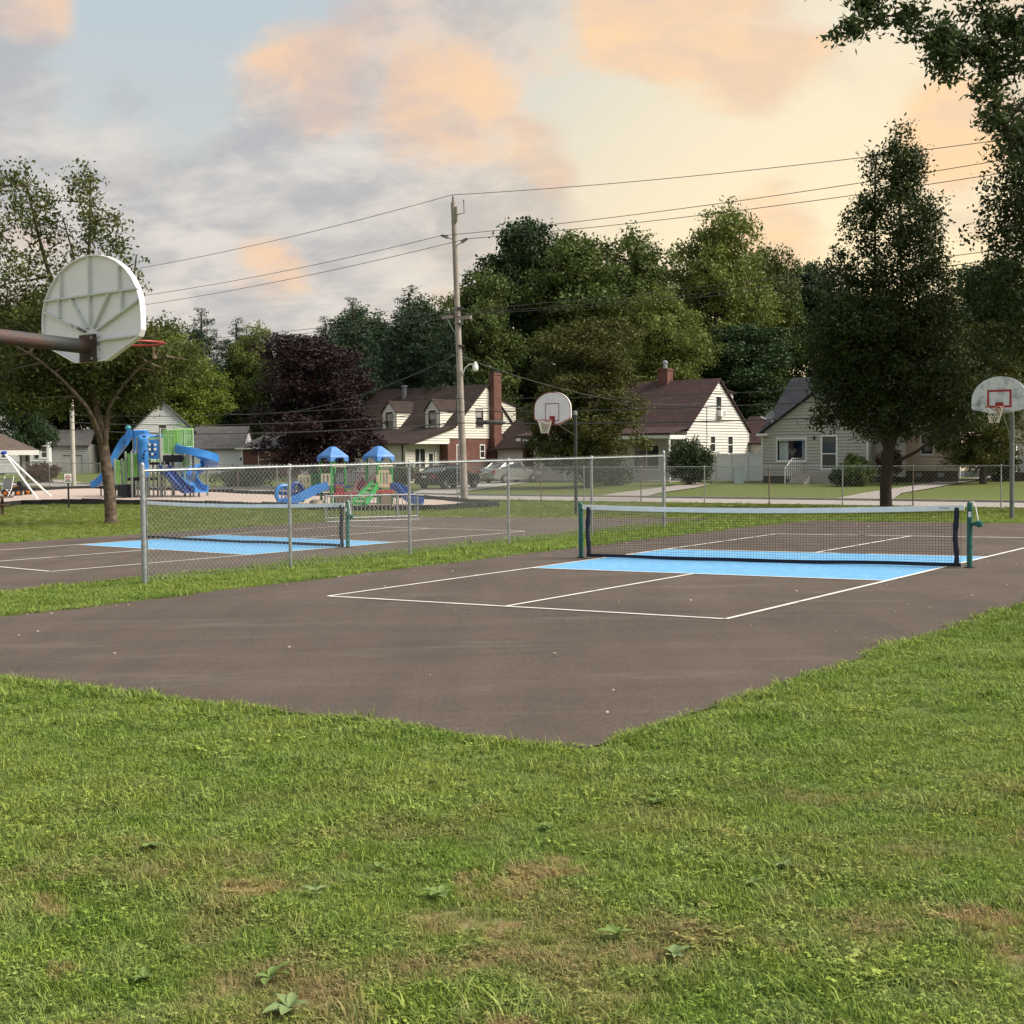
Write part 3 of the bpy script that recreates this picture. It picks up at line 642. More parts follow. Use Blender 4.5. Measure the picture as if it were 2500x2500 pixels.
# ================================================================== NETS
green_post = mat('green_post_paint', (.012, .105, .085), .4, 0, .15, 6)
navy = mat('navy_sleeve', (.012, .014, .032), .7, 0, .3, 20)
cord = mat('black_net_cord', (.012, .012, .014), .8, 0, .1, 5)
tape_m = mat('white_net_tape', (.84, .84, .80), .7, 0, .08, 6, .3, 30, .3, (.66, .67, .64), (.6, .8))
def net(label, pa, pb):
    a, b = Vector(pa), Vector(pb); L = (b-a).length; rz = math.atan2(b.y-a.y, b.x-a.x); z0 = a.z; dzl = (b.z-a.z)
    n = thing('court_net', label, 'net', a, rz)
    g = lambda x: dzl*x/L
    top = lambda x: g(x)+.93-.055*4*(x/L)*(1-x/L)
    x0, x1 = .10, L-.10
    bot = lambda x: g(x)+.055+.007*math.sin(x*1.1+1)+.004*math.sin(x*2.7)
    xs = np.linspace(x0, x1, int((x1-x0)/.047)); rows = 19
    up_ = np.array([top(x)-.05 for x in xs]); lo = np.array([bot(x) for x in xs])
    sway = lambda x, f: .02*np.sin(x*1.3)*(1-f)
    vert = np.stack([np.stack([xs, sway(xs, f), lo+(up_-lo)*f], -1) for f in (0, .5, 1)], 1)
    hor = []
    xk = np.linspace(x0, x1, 40); uk = np.interp(xk, xs, up_); lk = np.interp(xk, xs, lo)
    for i in range(rows+1):
        f = i/rows; hor.append(np.stack([xk, sway(xk, f), lk+(uk-lk)*f+.004*np.sin(xk*9+i)], -1))
    v, q = join([wires(vert, .0022), wires(np.array(hor), .0022)])
    o = npmesh('net_mesh', v, q, None, cord, n); o['kind'] = 'stuff'
    def band(name, mat_, za, zb, y, m=30, xa=x0, xb=x1):
        mb = MB(); V = []; F = []
        for i in range(m+1):
            x = xa+(xb-xa)*i/m
            for yy, zz in ((-y, za(x)), (-y*.8, zb(x)), (y*.8, zb(x)), (y, za(x))): V.append((x, yy+.004*math.sin(x*7), zz))
        for i in range(m):
            for k in range(4): F.append((i*4+k, i*4+(k+1) % 4, i*4+4+(k+1) % 4, i*4+4+k))
        F += [(3, 2, 1, 0), tuple(m*4+k for k in range(4))]
        return mb.add(V, F).build(name, mat_, n, False)
    tp = band('top_tape', tape_m, lambda x: top(x)-.068, lambda x: top(x)+.012, .016, xa=.02, xb=L-.05)
    MB().box(.12, .22, -.018, -.0145, .885, .892).build('grommet_cord', cord, tp); MB().box(L-.42, L-.28, -.018, -.0145, .885+g(L), .892+g(L)).build('grommet_cord', cord, tp)
    band('bottom_band', navy, lambda x: bot(x)-.045, lambda x: bot(x)+.012, .012)
    for x in (.13, L-.17):
        mb = MB(); pts = [(x+.012*math.sin(z*9+x), .004*math.sin(z*13), g(x)+z) for z in np.linspace(.03, .9, 14)]
        mb.sweep(pts, [(-.05, -.022), (.05, -.022), (.045, .022), (-.045, .022)]) if False else mb.tube(pts, [.040+.005*math.sin(i*2.3)+.003*math.sin(i*5.1) for i in range(14)], 7)
        mb.build('side_sleeve', navy, n, True)
    for k, x in enumerate((-.02, L+.03)):
        p = MB().lathe([(.042, -.2), (.042, .955), (.036, .975), (.02, .985)], 12, (x, 0, g(x))).build('net_post', green_post, n, True)
        MB().lathe([(.05, -.012), (.075, -.012), (.075, .006), (.05, .012)], 12, (x, 0, g(x)+.006)).build('base_collar', black_metal, p, True)
        for zz in (.32, .86): MB().lathe([(.044, zz-.006), (.044, zz+.006)], 12, (x, 0, g(x))).build('post_band', black_metal, p)
        s_ = 1 if k else -1
        if k:
            w = MB().tube([(x+.03, -.02, g(x)+.66), (x+.14, -.02, g(x)+.66)], .028, 10); w.lathe([(.02, -.05), (.05, -.035), (.058, 0), (.05, .035), (.02, .05)], 12, (x+.14, -.02, g(x)+.66)); w.build('winch', green_post, p, True)
            MB().tube([(x-.05, -.01, top(L)), (x+.02, -.01, g(x)+.99), (x+.06, -.012, g(x)+.985), (x+.085, -.015, g(x)+.93), (x+.13, -.02, g(x)+.69)], .008, 6).build('net_cable', white_paint, p, True)
            MB().box(x-.012, x+.03, -.048, -.043, g(x)+.76, g(x)+.84).build('label_sticker', white_paint, p)
        else:
            MB().tube([(x-.045, -.01, g(x)+.05), (x-.045, -.01, g(x)+.9), (x, -.01, g(x)+.97)], .006, 6).build('net_cable', white_paint, p, True)
    return n
def padpt(u, v):
    p = gp(u, v); return (p[0], p[1], H(p[0], p[1])+PADZ)
net('black net with white tape and green posts across the nearer court', padpt(1421, 1364), padpt(2362, 1389))
net('black net with white tape seen through the fence on the farther court', padpt(350, 1316), padpt(847, 1339))

# ================================================================== BASKETBALL HOOPS
board_grey = mat('weathered_board', (.66, .68, .69), .6, 0, .12, 9, .2, 40, .3, (.24, .25, .26), (.47, .66))
board_white = mat('white_board', (.86, .83, .88), .5, 0, .06, 3, 0, 40, .4, (.70, .68, .71), (.55, .8))
red_m = mat('red_board_paint', (.36, .03, .04), .5, 0, .15, 8)
dkred = mat('dark_line_paint', (.16, .06, .06), .6, 0, .2, 8)
orange_m = mat('red_rim_paint', (.27, .032, .024), .45, .1, .2, 12)
rope = mat('net_rope', (.62, .58, .50), .9, 0, .15, 30)
pole_green = mat('dark_pole', (.045, .05, .048), .5, .3, .35, 4)
pole_grey = mat('grey_pole', (.17, .18, .19), .45, .5, .3, 3)
rust_pipe = mat('rusty_grey_pipe', (.070, .074, .077), .65, .2, .25, 3, .3, 60, .3, (.13, .038, .024), (.46, .60))
def fan(w, h, flat, low, shoulder, n=16):
    """outline of a fan backboard, bottom centre at (0,0)"""
    P = [(-flat/2, 0), (flat/2, 0), (w/2-.03, low), (w/2, low+.05)]
    for i in range(n+1):
        a = i/n*math.pi
        P.append((w/2*math.cos(a), shoulder+(h-shoulder)*math.sin(a)))
    P.append((-w/2, low+.05)); P.append((-w/2+.03, low))
    return P
def inset(P, d):
    cx_ = sum(p[0] for p in P)/len(P); cz_ = sum(p[1] for p in P)/len(P)
    return [(cx_+(x-cx_)*(1-d/abs(.68)), cz_+(z-cz_)*(1-d/.45)) for x, z in P]
def frame_loop(mb, P, P2, y):
    n = len(P); mb.add([(x, y, z) for x, z in P]+[(x, y, z) for x, z in P2], [(i, (i+1) % n, n+(i+1) % n, n+i) for i in range(n)])
def rim_parts(par, z, torn=False, seed=1, with_net=True):
    """rim projects towards -y from the board face at y=0"""
    c = (0, -.38, z); r_ = .228
    rp = MB().tube([(c[0]+r_*math.cos(a), c[1]+r_*math.sin(a), z) for a in np.linspace(0, 2*math.pi, 29)], .010, 6, False)
    rp.tube([(-.09, 0, z-.10), (-.16, -.23, z-.012)], .008, 6).tube([(.09, 0, z-.10), (.16, -.23, z-.012)], .008, 6)
    rim = rp.build('rim', orange_m, par, True)
    MB().box(-.075, .075, -.03, -.006, z-.13, z+.02).prism([(-.07, z), (.07, z), (.04, z-.02), (-.04, z-.02)], -.17, -.02, 'y').build('rim_bracket', orange_m, rim)
    if not with_net: return
    rr = np.random.default_rng(seed); ls = []
    n = 12; lv = 6
    def P(i, k):
        a = 2*math.pi*(i+.5*(k % 2))/n; f = k/lv; rad = r_*(1-.52*f**.8)
        return (c[0]+rad*math.cos(a)+rr.normal(0, .004), c[1]+rad*math.sin(a)+rr.normal(0, .004), z-.01-.40*f)
    grid = [[P(i, k) for i in range(n)] for k in range(lv+1)]
    for k in range(lv):
        for i in range(n):
            if torn and ((2 < i < 9 and k < 3 and i not in (3, 8)) or rr.uniform() < .1): continue
            j = i if k % 2 == 0 else (i+1) % n
            ls.append([grid[k][i], grid[k+1][i]]); ls.append([grid[k][i], grid[k+1][(i-1) % n if k % 2 == 0 else (i+1) % n]])
    v, q = wires(np.array(ls), .0055, 4)
    o = npmesh('hoop_net', v, q, None, rope, par)
def hoop(label, ground, rotz, w, h, flat, low, sh, mat_, zbot, reach, polemat, polr, sq, sqmat, edge=None, torn=False, style='bent'):
    g = thing('basketball_hoop', label, 'basketball hoop', ground, rotz)
    P = fan(w, h, flat, low, sh)
    bd = MB(); bd.M = Matrix.Translation((0, -reach, zbot)); bd.prism(P, -.02, .02, 'y'); bo = bd.build('backboard', mat_, g)
    f = Matrix.Translation((0, -reach-.0235, zbot))
    mb = MB(); mb.M = f; sw, s0, s1, lw = sq
    for bx in ((-sw/2, sw/2, s1-lw, s1), (-sw/2, sw/2, s0, s0+lw)): mb.box(bx[0], bx[1], -.001, .001, bx[2], bx[3])
    for s_ in (-1, 1): mb.box(s_*sw/2-(lw if s_ > 0 else 0), s_*sw/2+(0 if s_ > 0 else lw), -.0013, .0013, s0+lw, s1-lw)
    mb.build('painted_square', sqmat, bo)
    if edge: e = MB(); e.M = f; frame_loop(e, inset(P, .004), inset(P, .028), 0); e.build('edge_stripe', edge, bo)
    e = Matrix.Translation((0, -reach-.02, zbot))
    rimroot = MB(); rimroot.M = e; rimroot.box(-.1, .1, -.005, .0, .10, .28); rm = rimroot.build('mount_plate', orange_m, g)
    rim_z = zbot+.15
    # rim built in board coordinates, moved by vertex shift
    before = set(bpy.data.objects); rim_parts(g, 0, torn)
    for o in set(bpy.data.objects)-before:
        o.data.transform(Matrix.Translation((0, -reach-.02, rim_z)))
    arm = MB()
    if style == 'bent':
        top = zbot+.30; pts = [(0, 0, -.3), (0, 0, top-.55), (0, -.06, top-.28), (0, -.22, top-.08), (0, -.45, top), (0, -reach+.03, top)]
        MB().tube(pts, polr, 12).build('pole', polemat, g, True)
        arm.tube([(0, .0, top-1.0), (0, -reach+.06, zbot+.12)], .018, 8)
    else:
        top = zbot+.42; MB().tube([(0, 0, -.3), (0, 0, top)], polr, 12).build('pole', polemat, g, True)
        MB().lathe([(polr+.012, -.09), (polr+.012, .02), (polr*.5, .04)], 12, (0, 0, top)).build('pole_cap', galv, g, True)
        arm.tube([(0, 0, top-.08), (0, -reach+.02, top-.08)], .03, 8).tube([(0, 0, top-.75), (0, -reach+.02, zbot+.12)], .02, 8).box(-.25, .25, -reach+.02, -reach+.05, zbot+.1, zbot+.45)
    arm.build('support_arm', polemat, g, True)
    return g
q = gp(2470, 1270)
hoop('basketball hoop with mottled grey backboard and red square on a grey pole', (q[0], q[1], q[2]), AST, 1.42, .94, .42, .10, .34, board_grey, 2.80, 1.05, pole_grey, .06, (.62, .14, .60, .055), red_m, torn=True)
q = gp(1406.6, 1257.5)
hoop('basketball hoop with white fan backboard edged in red, on a dark pole', (q[0], q[1], q[2]), AST, 1.40, 1.02, .50, .17, .52, board_white, 2.82, 1.22, pole_green, .055, (.53, .12, .67, .022), dkred, edge=red_m, style='straight')
# the near hoop, seen from behind
bx, by = -3.27, 10.45
g = thing('basketball_hoop', 'ribbed white back of the nearest backboard on a rusty horizontal pipe arm', 'basketball hoop', (bx, by, H(bx, by)), AST+math.pi)
P_ = fan(1.30, .83, .42, .16, .34); zb = 2.665
M0 = Matrix.Translation((0, 0, zb))
b_ = MB(); b_.M = M0; b_.prism(P_, -.015, .006, 'y'); bo = b_.build('backboard', board_white, g)
fl = MB(); fl.M = M0; n = len(P_); Pi = inset(P_, .012)
fl.add([(x, .006, z) for x, z in P_]+[(x, .032, z) for x, z in P_]+[(x, .006, z) for x, z in Pi]+[(x, .032, z) for x, z in Pi],
       [(i, (i+1) % n, n+(i+1) % n, n+i) for i in range(n)]+[(2*n+i, 2*n+(i+1) % n, 3*n+(i+1) % n, 3*n+i) for i in range(n)]+[(n+i, n+(i+1) % n, 3*n+(i+1) % n, 3*n+i) for i in range(n)])
fl.build('edge_flange', board_white, bo)
spots = mat('peeling_rib_paint', (.66, .68, .67), .6, 0, .1, 6, 0, 40, .4, (.13, .13, .13), (.57, .63))
for (xa, za, xb_, zb_) in ((-.615, .52, .615, .52), (0, .28, 0, .81), (-.08, .24, -.61, .43), (.08, .24, .61, .43), (-.04, .26, -.26, .52), (.04, .26, .26, .52), (-.38, .52, -.38, .71), (.38, .52, .38, .71), (-.41, .37, -.41, .52), (.41, .37, .41, .52), (-.1, .16, -.62, .17), (.1, .16, .62, .17), (.09, .02, .09, .12), (-.09, .02, -.09, .12)):
    d = Vector((xb_-xa, 0, zb_-za)); L_ = d.length; r_ = MB(); r_.M = M0 @ Matrix.Translation((xa, 0, za)) @ Matrix.Rotation(-math.atan2(d.z, d.x), 4, 'Y')
    r_.box(0, L_, .006, .036, -.007, .007); r_.build('stiffening_rib', spots, bo)
MB().box(-.10, .10, .036, .062, zb-.005, zb+.21).build('mount_plate', mat('rusty_plate', (.085, .055, .05), .8, .2, .5, 9), g, bevel=.004)
for xx in (-.08, .08):
    for zz in (.02, .18): MB().tube([(xx, .06, zb+zz), (xx, .075, zb+zz)], .012, 6).build('bolt', galv, g)
MB().tube([(0, .06, zb+.115), (0, 1.25, zb+.165)], .057, 16).build('pipe_arm', rust_pipe, g, True)
MB().tube([(0, 1.24, zb+.175), (0, 1.42, zb+.15), (0, 1.52, zb+.04), (0, 1.55, zb-.15), (0, 1.55, -.4)], .057, 14).build('pole', rust_pipe, g, True)
before = set(bpy.data.objects); rim_parts(g, 0, False, 3, False)
for o in set(bpy.data.objects)-before: o.data.transform(Matrix.Translation((0, -.015, zb+.17)))

# ================================================================== UTILITY POLES AND LINES
wood_pole = mat('weathered_pole_wood', (.30, .265, .235), .85, 0, .3, 3, .6, 30, .2, (.21, .185, .165), (.5, .7))
pale_pole = mat('pale_pole', (.46, .43, .38), .85, 0, .15, 3, .3, 30, .2, (.36, .33, .29), (.5, .7))
insul = mat('grey_insulator', (.24, .23, .22), .4, 0, .15, 6)
lampm = mat('pale_lamp_metal', (.62, .63, .62), .5, .1, .1, 6)
q1 = gp(1135, 1222); q0 = gp(180, 1191)
def upole(q, h, r0, r1, label, m_, lean=(0, 0), extras=True):
    g = thing('utility_pole', label, 'utility pole', tuple(q), AST)
    MB().tube([(lean[0]*k, lean[1]*k, -.4+(h+.4)*k) for k in np.linspace(0, 1, 9)], [r0+(r1-r0)*k for k in np.linspace(0, 1, 9)], 14).build('pole', m_, g, True)
    return g
ph = 13.45; lean = (-.40, -.10)
def pz(z): return (lean[0]*z/ph, lean[1]*z/ph, z)
g1 = upole(q1, ph, .165, .11, 'tall weathered wooden utility pole with a street lamp by the street', wood_pole, lean)
def LV(z, dx=0, dy=0): a = pz(z); return (a[0]+dx, a[1]+dy, z)
MB().lathe([(.05, 0), (.07, .06), (.05, .13), (.07, .2), (.05, .27), (.03, .35)], 10, LV(ph)).build('top_insulator', insul, g1, True)
MB().box(*(lean[0]-.02+.12, lean[0]+.25, -.14, -.06, ph-.9, ph-.2)).build('pole_bracket', wood_pole, g1)
MB().tube([LV(ph-.55, .25), LV(ph-.55, .62), LV(ph+.05, .62)], .028, 8).tube([LV(ph-.05, .62), LV(ph+.05, .62)], .04, 8).build('cutout_switch', insul, g1, True)
for s_, dz in ((-1, 0.12), (1, -.18)):
    MB().tube([LV(ph-1.75+dz, s_*.12), LV(ph-1.6+dz, s_*.6)], .022, 8).tube([LV(ph-1.62+dz, s_*.42), LV(ph-1.5+dz, s_*.78)], [.09, .06], 8).build('side_insulator', insul, g1, True)
arm_z = 8.35
for s_ in (-1, 1):
    MB().box(lean[0]*.62+(.15 if s_ > 0 else -.85), lean[0]*.62+(.85 if s_ > 0 else -.15), -.2, -.1, arm_z-.08-.1*(s_ > 0), arm_z+.06-.1*(s_ > 0)).build('crossarm', wood_pole, g1)
MB().tube([LV(arm_z-.9, 0, -.14), LV(arm_z-.1, -.5, -.15)], .02, 6).tube([LV(arm_z-.9, 0, -.14), LV(arm_z-.1, .5, -.15)], .02, 6).build('arm_brace', galv, g1)
la = MB().tube([LV(5.70, .15), LV(6.0, .32), LV(6.15, .6), LV(6.13, .82)], .03, 8).build('lamp_arm', lampm, g1, True)
lh = MB().lathe([(.04, .16), (.05, .09), (.09, .07), (.10, .02), (.11, -.02)], 12, LV(6.1, .92)).build('lamp_housing', lampm, g1, True)
MB().lathe([(.11, -.02), (.13, -.05), (.125, -.22), (.10, -.26), (.04, -.28)], 14, LV(6.1, .92)).build('lamp_globe', mat('frosted_globe', (.72, .74, .74), .35, 0, .05, 5), lh, True)
for z in (3.5, 4.0, 4.35): MB().lathe([(.165, z-.03), (.165, z+.03)], 12, pz(z)).build('pole_strap', black_metal, g1)
MB().tube([LV(.2, -.06, -.19), LV(4.8, -.06, -.16)], .03, 6).build('cable_conduit', galv, g1)
g0 = upole(q0, 12.6, .145, .10, 'pale utility pole rising behind the forked tree beside the playground', pale_pole)
MB().box(-1.3, 1.3, -.25, -.15, 8.2, 8.35).build('crossarm', wood_pole, g0)
linem = mat('dark_line_cable', (.05, .05, .052), .6, 0, .1, 3)
def sag(a, b, k, n=24):
    a, b = Vector(a), Vector(b); return [a.lerp(b, i/n)-Vector((0, 0, k*4*(i/n)*(1-i/n))) for i in range(n+1)]
W1 = lambda z, dx=0, dy=-.1: Vector(q1)+Matrix.Rotation(AST, 3, 'Z') @ Vector(LV(z, dx, dy))
W0 = lambda z, dx=0: Vector(q0)+Matrix.Rotation(AST, 3, 'Z') @ Vector((dx, -.1, z))
q2 = Vector((*xy(46.5, -3.0), -.1))
W2_ = lambda z, dx=0: q2+Matrix.Rotation(AST, 3, 'Z') @ Vector((dx, -.1, z))
def line(label, a, b, k, r=.014, name='power_line'):
    MBt = MB().tube(sag(a, b, k), r, 5); o = MBt.build(name, linem, None, True); tag(o, label, 'cable', 'cables on the utility poles')
zt = [ph+.33, ph-1.45, ph-1.75]
# right-hand heights come from where the lines leave the crown of the trees in the photograph
def right_end(u, v, zp):
    t1 = st(*W1(zp)[:2])[1]; tt, zz = on_s(u, v, 46.4); f = (tt-t1)/(-3.0-t1); a = W1(zp).z; return a+(zz-a)/f
for k, (nm, z, dx, u, v) in enumerate((('topmost', ph+.33, 0, 2349, 330), ('second highest', ph-1.42, -.78, 2349, 383), ('third highest', ph-1.72, .78, 2349, 413))):
    ze = right_end(u, v, z)+.1
    line(f'{nm} power line running right from the wooden pole across the sky', W1(z, dx), Vector((q2.x, q2.y, ze)), .45)
    line(f'{nm} power line running left from the wooden pole to the pale pole', W1(z, dx), W0(12.5-[0, 1.5, 2.1][k]), .35)
for k, (nm, z, dx) in enumerate((('upper', arm_z+.25, -.8), ('middle', arm_z+.08, .3), ('lower', arm_z-.0, .8))):
    line(f'{nm} crossarm line running right from the wooden pole past the dark trees', W1(z, dx, -.15), W2_(8.9+[.5, .1, -.15][k]), .35, .013)
    line(f'{nm} crossarm line running left from the wooden pole past the pines', W1(z, dx, -.15), W0(8.3+[.35, .1, -.2][k], dx), .35, .013)
for k, (nm, z, r) in enumerate((('highest', 4.62, .012), ('middle', 4.02, .02), ('lowest thick', 3.52, .026))):
    line(f'{nm} telephone cable running right below the street lamp', W1(z, 0, -.2), W2_(4.9-.35*k-.35*(k == 2)), .4, r, 'telephone_cable')
    line(f'{nm} telephone cable running left below the street lamp towards the playground', W1(z, 0, -.2), W0(4.4-.45*k), .35, r, 'telephone_cable')
sp = W1(3.52, 0, -.2).lerp(W2_(3.85), .055); MB().tube([sp+Vector((-.55, 0, .0)), sp+Vector((-.4, 0, -.01)), sp+Vector((.35, 0, -.08)), sp+Vector((.5, 0, -.08))], [.03, .11, .11, .03], 8)
spl = MB().tube([sp+Vector((-.75, 0, -.02)), sp+Vector((-.6, 0, -.03)), sp+Vector((.4, 0, -.06)), sp+Vector((.55, 0, -.06))], [.03, .10, .10, .03], 8).build('splice_case', linem, None, True)
tag(spl, 'black splice case hanging on the cable right of the wooden pole', 'splice case')
a = W1(6.6, 0, -.2)
e = at(*(1500, 905), 86); line('service drop slanting down right from the pole to the maroon roofed house', a, Vector(at(1712, 985, 92)), .8, .018, 'service_line')
line('service drop slanting down left from the pole over the purple tree', a, Vector(at(560, 1010, 88)), .9, .02, 'service_line')
line('thin service wire from the pole to the dormer house roof', W1(4.6, 0, -.2), Vector(at(1300, 985, 100)), .5, .012, 'service_line')

# ================================================================== HOUSES (local x along the street, y away from it, z absolute)
def sid(name, c): return mat(name, c, .6, 0, .07, 1.5, 0, 40, .3, tuple(k*.82 for k in c), (.55, .8))
cream = sid('cream_siding', (.61, .58, .50)); ivory = sid('ivory_siding', (.60, .575, .53)); greige = sid('greige_siding', (.40, .385, .34)); tan = sid('tan_siding', (.56, .455, .355)); whites = sid('white_siding', (.64, .65, .65)); greys = sid('grey_siding', (.30, .30, .29))
brick = coursemat('red_brick', (.15, .050, .038), (.115, .040, .032), (.16, .11, .09), .22, .075, .012)
shA = coursemat('brown_shingles', (.052, .034, .030), (.040, .027, .024), (.022, .016, .015), .32, .21, .016, 'roof', bump=.9)
shB = coursemat('maroon_shingles', (.072, .042, .041), (.060, .035, .035), (.034, .021, .022), .32, .21, .018, 'roof', bump=.9)
shC = coursemat('charcoal_shingles', (.044, .047, .055), (.034, .037, .044), (.018, .019, .022), .32, .21, .016, 'roof', bump=.9)
shG = coursemat('grey_shingles', (.105, .10, .10), (.088, .084, .084), (.05, .048, .048), .32, .21, .016, 'roof', bump=.9)
trim = mat('white_trim', (.70, .69, .66), .5, 0, .06, 3); brown_trim = mat('brown_trim', (.075, .05, .04), .55, 0, .15, 5)
pane_m = mat('dark_window_pane', (.030, .034, .036), .08, 0, .3, 2, spec=.8); blind = mat('pale_window_blind', (.30, .30, .29), .2, 0, .15, 6, spec=.7)
dark_found = mat('dark_foundation', (.085, .062, .052), .85, 0, .2, 4, .3, 30); glass = glassmat()
def wallP(kind, c):
    """kind 'f': wall facing the street at y=c; kind 'r': wall facing right at x=c"""
    return (lambda u, o, z: (u, c-o, z)) if kind == 'f' else (lambda u, o, z: (c+o, u, z))
def siding(par, m_, kind, c, z0, z1, span, openings=(), h=.19, name='wall'):
    P = wallP(kind, c); V = []; F = []
    n = max(1, round((z1-z0)/h)); h = (z1-z0)/n
    for k in range(n):
        za, zb = z0+k*h, z0+(k+1)*h; a0, b0 = span(za+1e-4); a1, b1 = span(zb-1e-4)
        cuts = sorted([(o[0], o[1]) for o in openings if o[2] < (za+zb)/2 < o[3]])
        segs = []; cur = (a0, a1)
        for u0, u1 in cuts: segs.append((cur[0], cur[1], u0, u0)); cur = (u1, u1)
        segs.append((cur[0], cur[1], b0, b1))
        for la, lb, ra, rb in segs:
            if ra-la < .02 and rb-lb < .02: continue
            b = len(V); V += [P(la, .0, za), P(ra, .0, za), P(la, .06, za), P(ra, .06, za), P(lb, .004, zb), P(rb, .004, zb)]
            F += [(b, b+1, b+3, b+2), (b+2, b+3, b+5, b+4)]
    mb = MB(); mb.add(V, F); return mb.build(name, m_, par)
def pbox(mb, P, u0, u1, o0, o1, z0, z1):
    a, b = P(u0, o0, z0), P(u1, o1, z1); mb.box(min(a[0], b[0]), max(a[0], b[0]), min(a[1], b[1]), max(a[1], b[1]), min(z0, z1), max(z0, z1)); return mb
def window(par, kind, c, u0, u1, z0, z1, fm=None, dh=True, fw_=.07, pm=None, sill=True, mull=0):
    P = wallP(kind, c); fm = fm or trim; f = MB()
    pbox(f, P, u0-fw_, u1+fw_, .0, .055, z1, z1+fw_); pbox(f, P, u0-fw_, u1+fw_, .0, .055, z0-fw_, z0)
    pbox(f, P, u0-fw_, u0, .0, .052, z0, z1); pbox(f, P, u1, u1+fw_, .0, .052, z0, z1)
    w = f.build('window', fm, par)
    zm = (z0+z1)/2
    if dh:
        pbox(MB(), P, u0, u1, -.05, -.035, zm, z1).build('pane', pm or pane_m, w); pbox(MB(), P, u0, u1, -.065, -.05, z0, zm).build('pane', pane_m, w)
        pbox(MB(), P, u0, u1, -.03, .01, zm-.03, zm+.03).build('meeting_rail', fm, w)
    else: pbox(MB(), P, u0, u1, -.06, -.045, z0, z1).build('pane', pm or pane_m, w)
    for k in range(mull):
        um = u0+(u1-u0)*(k+1)/(mull+1); pbox(MB(), P, um-.03, um+.03, -.03, .02, z0, z1).build('mullion', fm, w)
    if sill: pbox(MB(), P, u0-fw_-.03, u1+fw_+.03, .0, .10, z0-fw_-.04, z0-fw_).build('sill', fm, w)
    return w
def slab(par, pts, m_, th=.13, name='roof'):
    n = len(pts); mb = MB(); mb.add(list(pts)+[(x, y, z-th) for x, y, z in pts], [tuple(range(n)), tuple(range(2*n-1, n-1, -1))]+[(i, n+i, n+(i+1) % n, (i+1) % n) for i in range(n)])
    return mb.build(name, m_, par)
def house(label, s0, t0, name='house'):
    x, y = xy(s0, t0); return thing(name, label, 'house', (x, y, 0), AST)
def bx(par, name, m_, *a, bevel=0): return MB().box(*a).build(name, m_, par, bevel=bevel)
def lerp(a, b, z, za, zb): return a+(b-a)*(z-za)/(zb-za)

# ---- brick house with two dormers
hA = house('brick and cream sided house with two dormers and a tall red chimney', 70, -63)
fr = lambda z: lerp(0, 4.5, z, 2.89, 4.06) if z < 4.06 else lerp(4.5, 8.25, z, 4.06, 7.2)
bk = lambda z: min(12.4, lerp(8.25, 12.4, z, 7.2, 3.4))
siding(hA, cream, 'r', 0, 3.22, 7.2, lambda z: (fr(z), bk(z)), [(7.0, 7.77, 4.17, 5.37), (9.57, 10.18, 4.42, 5.38)])
siding(hA, cream, 'r', 0, 2.86, 3.22, lambda z: (max(.05, fr(max(z, 2.9))), 3.9))
window(hA, 'r', 0, 7.0, 7.77, 4.17, 5.37, brown_trim, pm=blind); window(hA, 'r', 0, 9.57, 10.18, 4.42, 5.38, brown_trim)
bw = MB().box(-.22, -.0, 3.74, 7.4, -.6, 3.22).box(-.22, 0, 8.01, 12.4, -.6, 3.22).box(-.22, 0, 7.4, 8.01, -.6, 1.72).box(-.22, 0, 7.4, 8.01, 2.76, 3.22).box(-.82, -.22, 3.74, 3.96, -.6, 2.88); bw.build('brick_wall', brick, hA)
window(hA, 'r', -.01, 7.47, 7.94, 1.8, 2.69, trim)
window(hA, 'r', -.01, 4.75, 5.3, 1.2, 2.69, trim)
siding(hA, cream, 'r', -.8, -.4, 2.86, lambda z: (.0, 3.74), [(1.02, 2.09, .95, 2.49), (2.45, 3.15, -.1, 2.31)])
window(hA, 'r', -.8, 1.02, 2.09, 1.0, 2.45, trim, False, mull=1)
d = MB().box(-.86, -.82, 2.45, 3.15, -.1, 2.31).build('door', trim, hA)
bx(d, 'pane', pane_m, -.83, -.812, 2.58, 3.02, .95, 2.1); bx(d, 'pane', pane_m, -.83, -.812, 2.58, 3.02, .1, .8); MB().lathe([(.03, 0), (.03, .05)], 8, (-.79, 2.52, 1.0)).build('handle', black_metal, d)
MB().box(-.80, -.77, 2.30, 2.42, 1.5, 1.62).box(-.80, -.77, 2.30, 2.42, 1.72, 1.80).build('mailbox', black_metal, hA)
siding(hA, cream, 'f', 0, -.5, 2.86, lambda z: (-11.5, -.8)); bx(hA, 'soffit', trim, -.8, .1, .0, 3.74, 2.80, 2.858); bx(hA, 'corner_board', trim, -.86, -.74, -.02, .06, -.5, 2.8)
MB().tube([(-1.0, -.08, 2.8), (-1.0, -.08, -.2)], .05, 8).build('downspout', brown_trim, hA); bx(hA, 'gutter', brown_trim, -11.7, .12, -.50, -.38, 2.72, 2.85)
slab(hA, [(-11.7, -.38, 2.86), (.16, -.38, 2.86), (.16, 4.5, 4.12), (-11.7, 4.5, 4.12)], shA); slab(hA, [(-11.7, 4.5, 4.121), (.16, 4.5, 4.121), (.16, 8.25, 7.3), (-11.7, 8.25, 7.3)], shA)
slab(hA, [(-11.7, 8.25, 7.3), (.16, 8.25, 7.3), (.16, 12.7, 3.3), (-11.7, 12.7, 3.3)], shA)
bx(hA, 'porch_slab', conc, -2.5, .4, -1.2, 3.74, -.6, -.1)
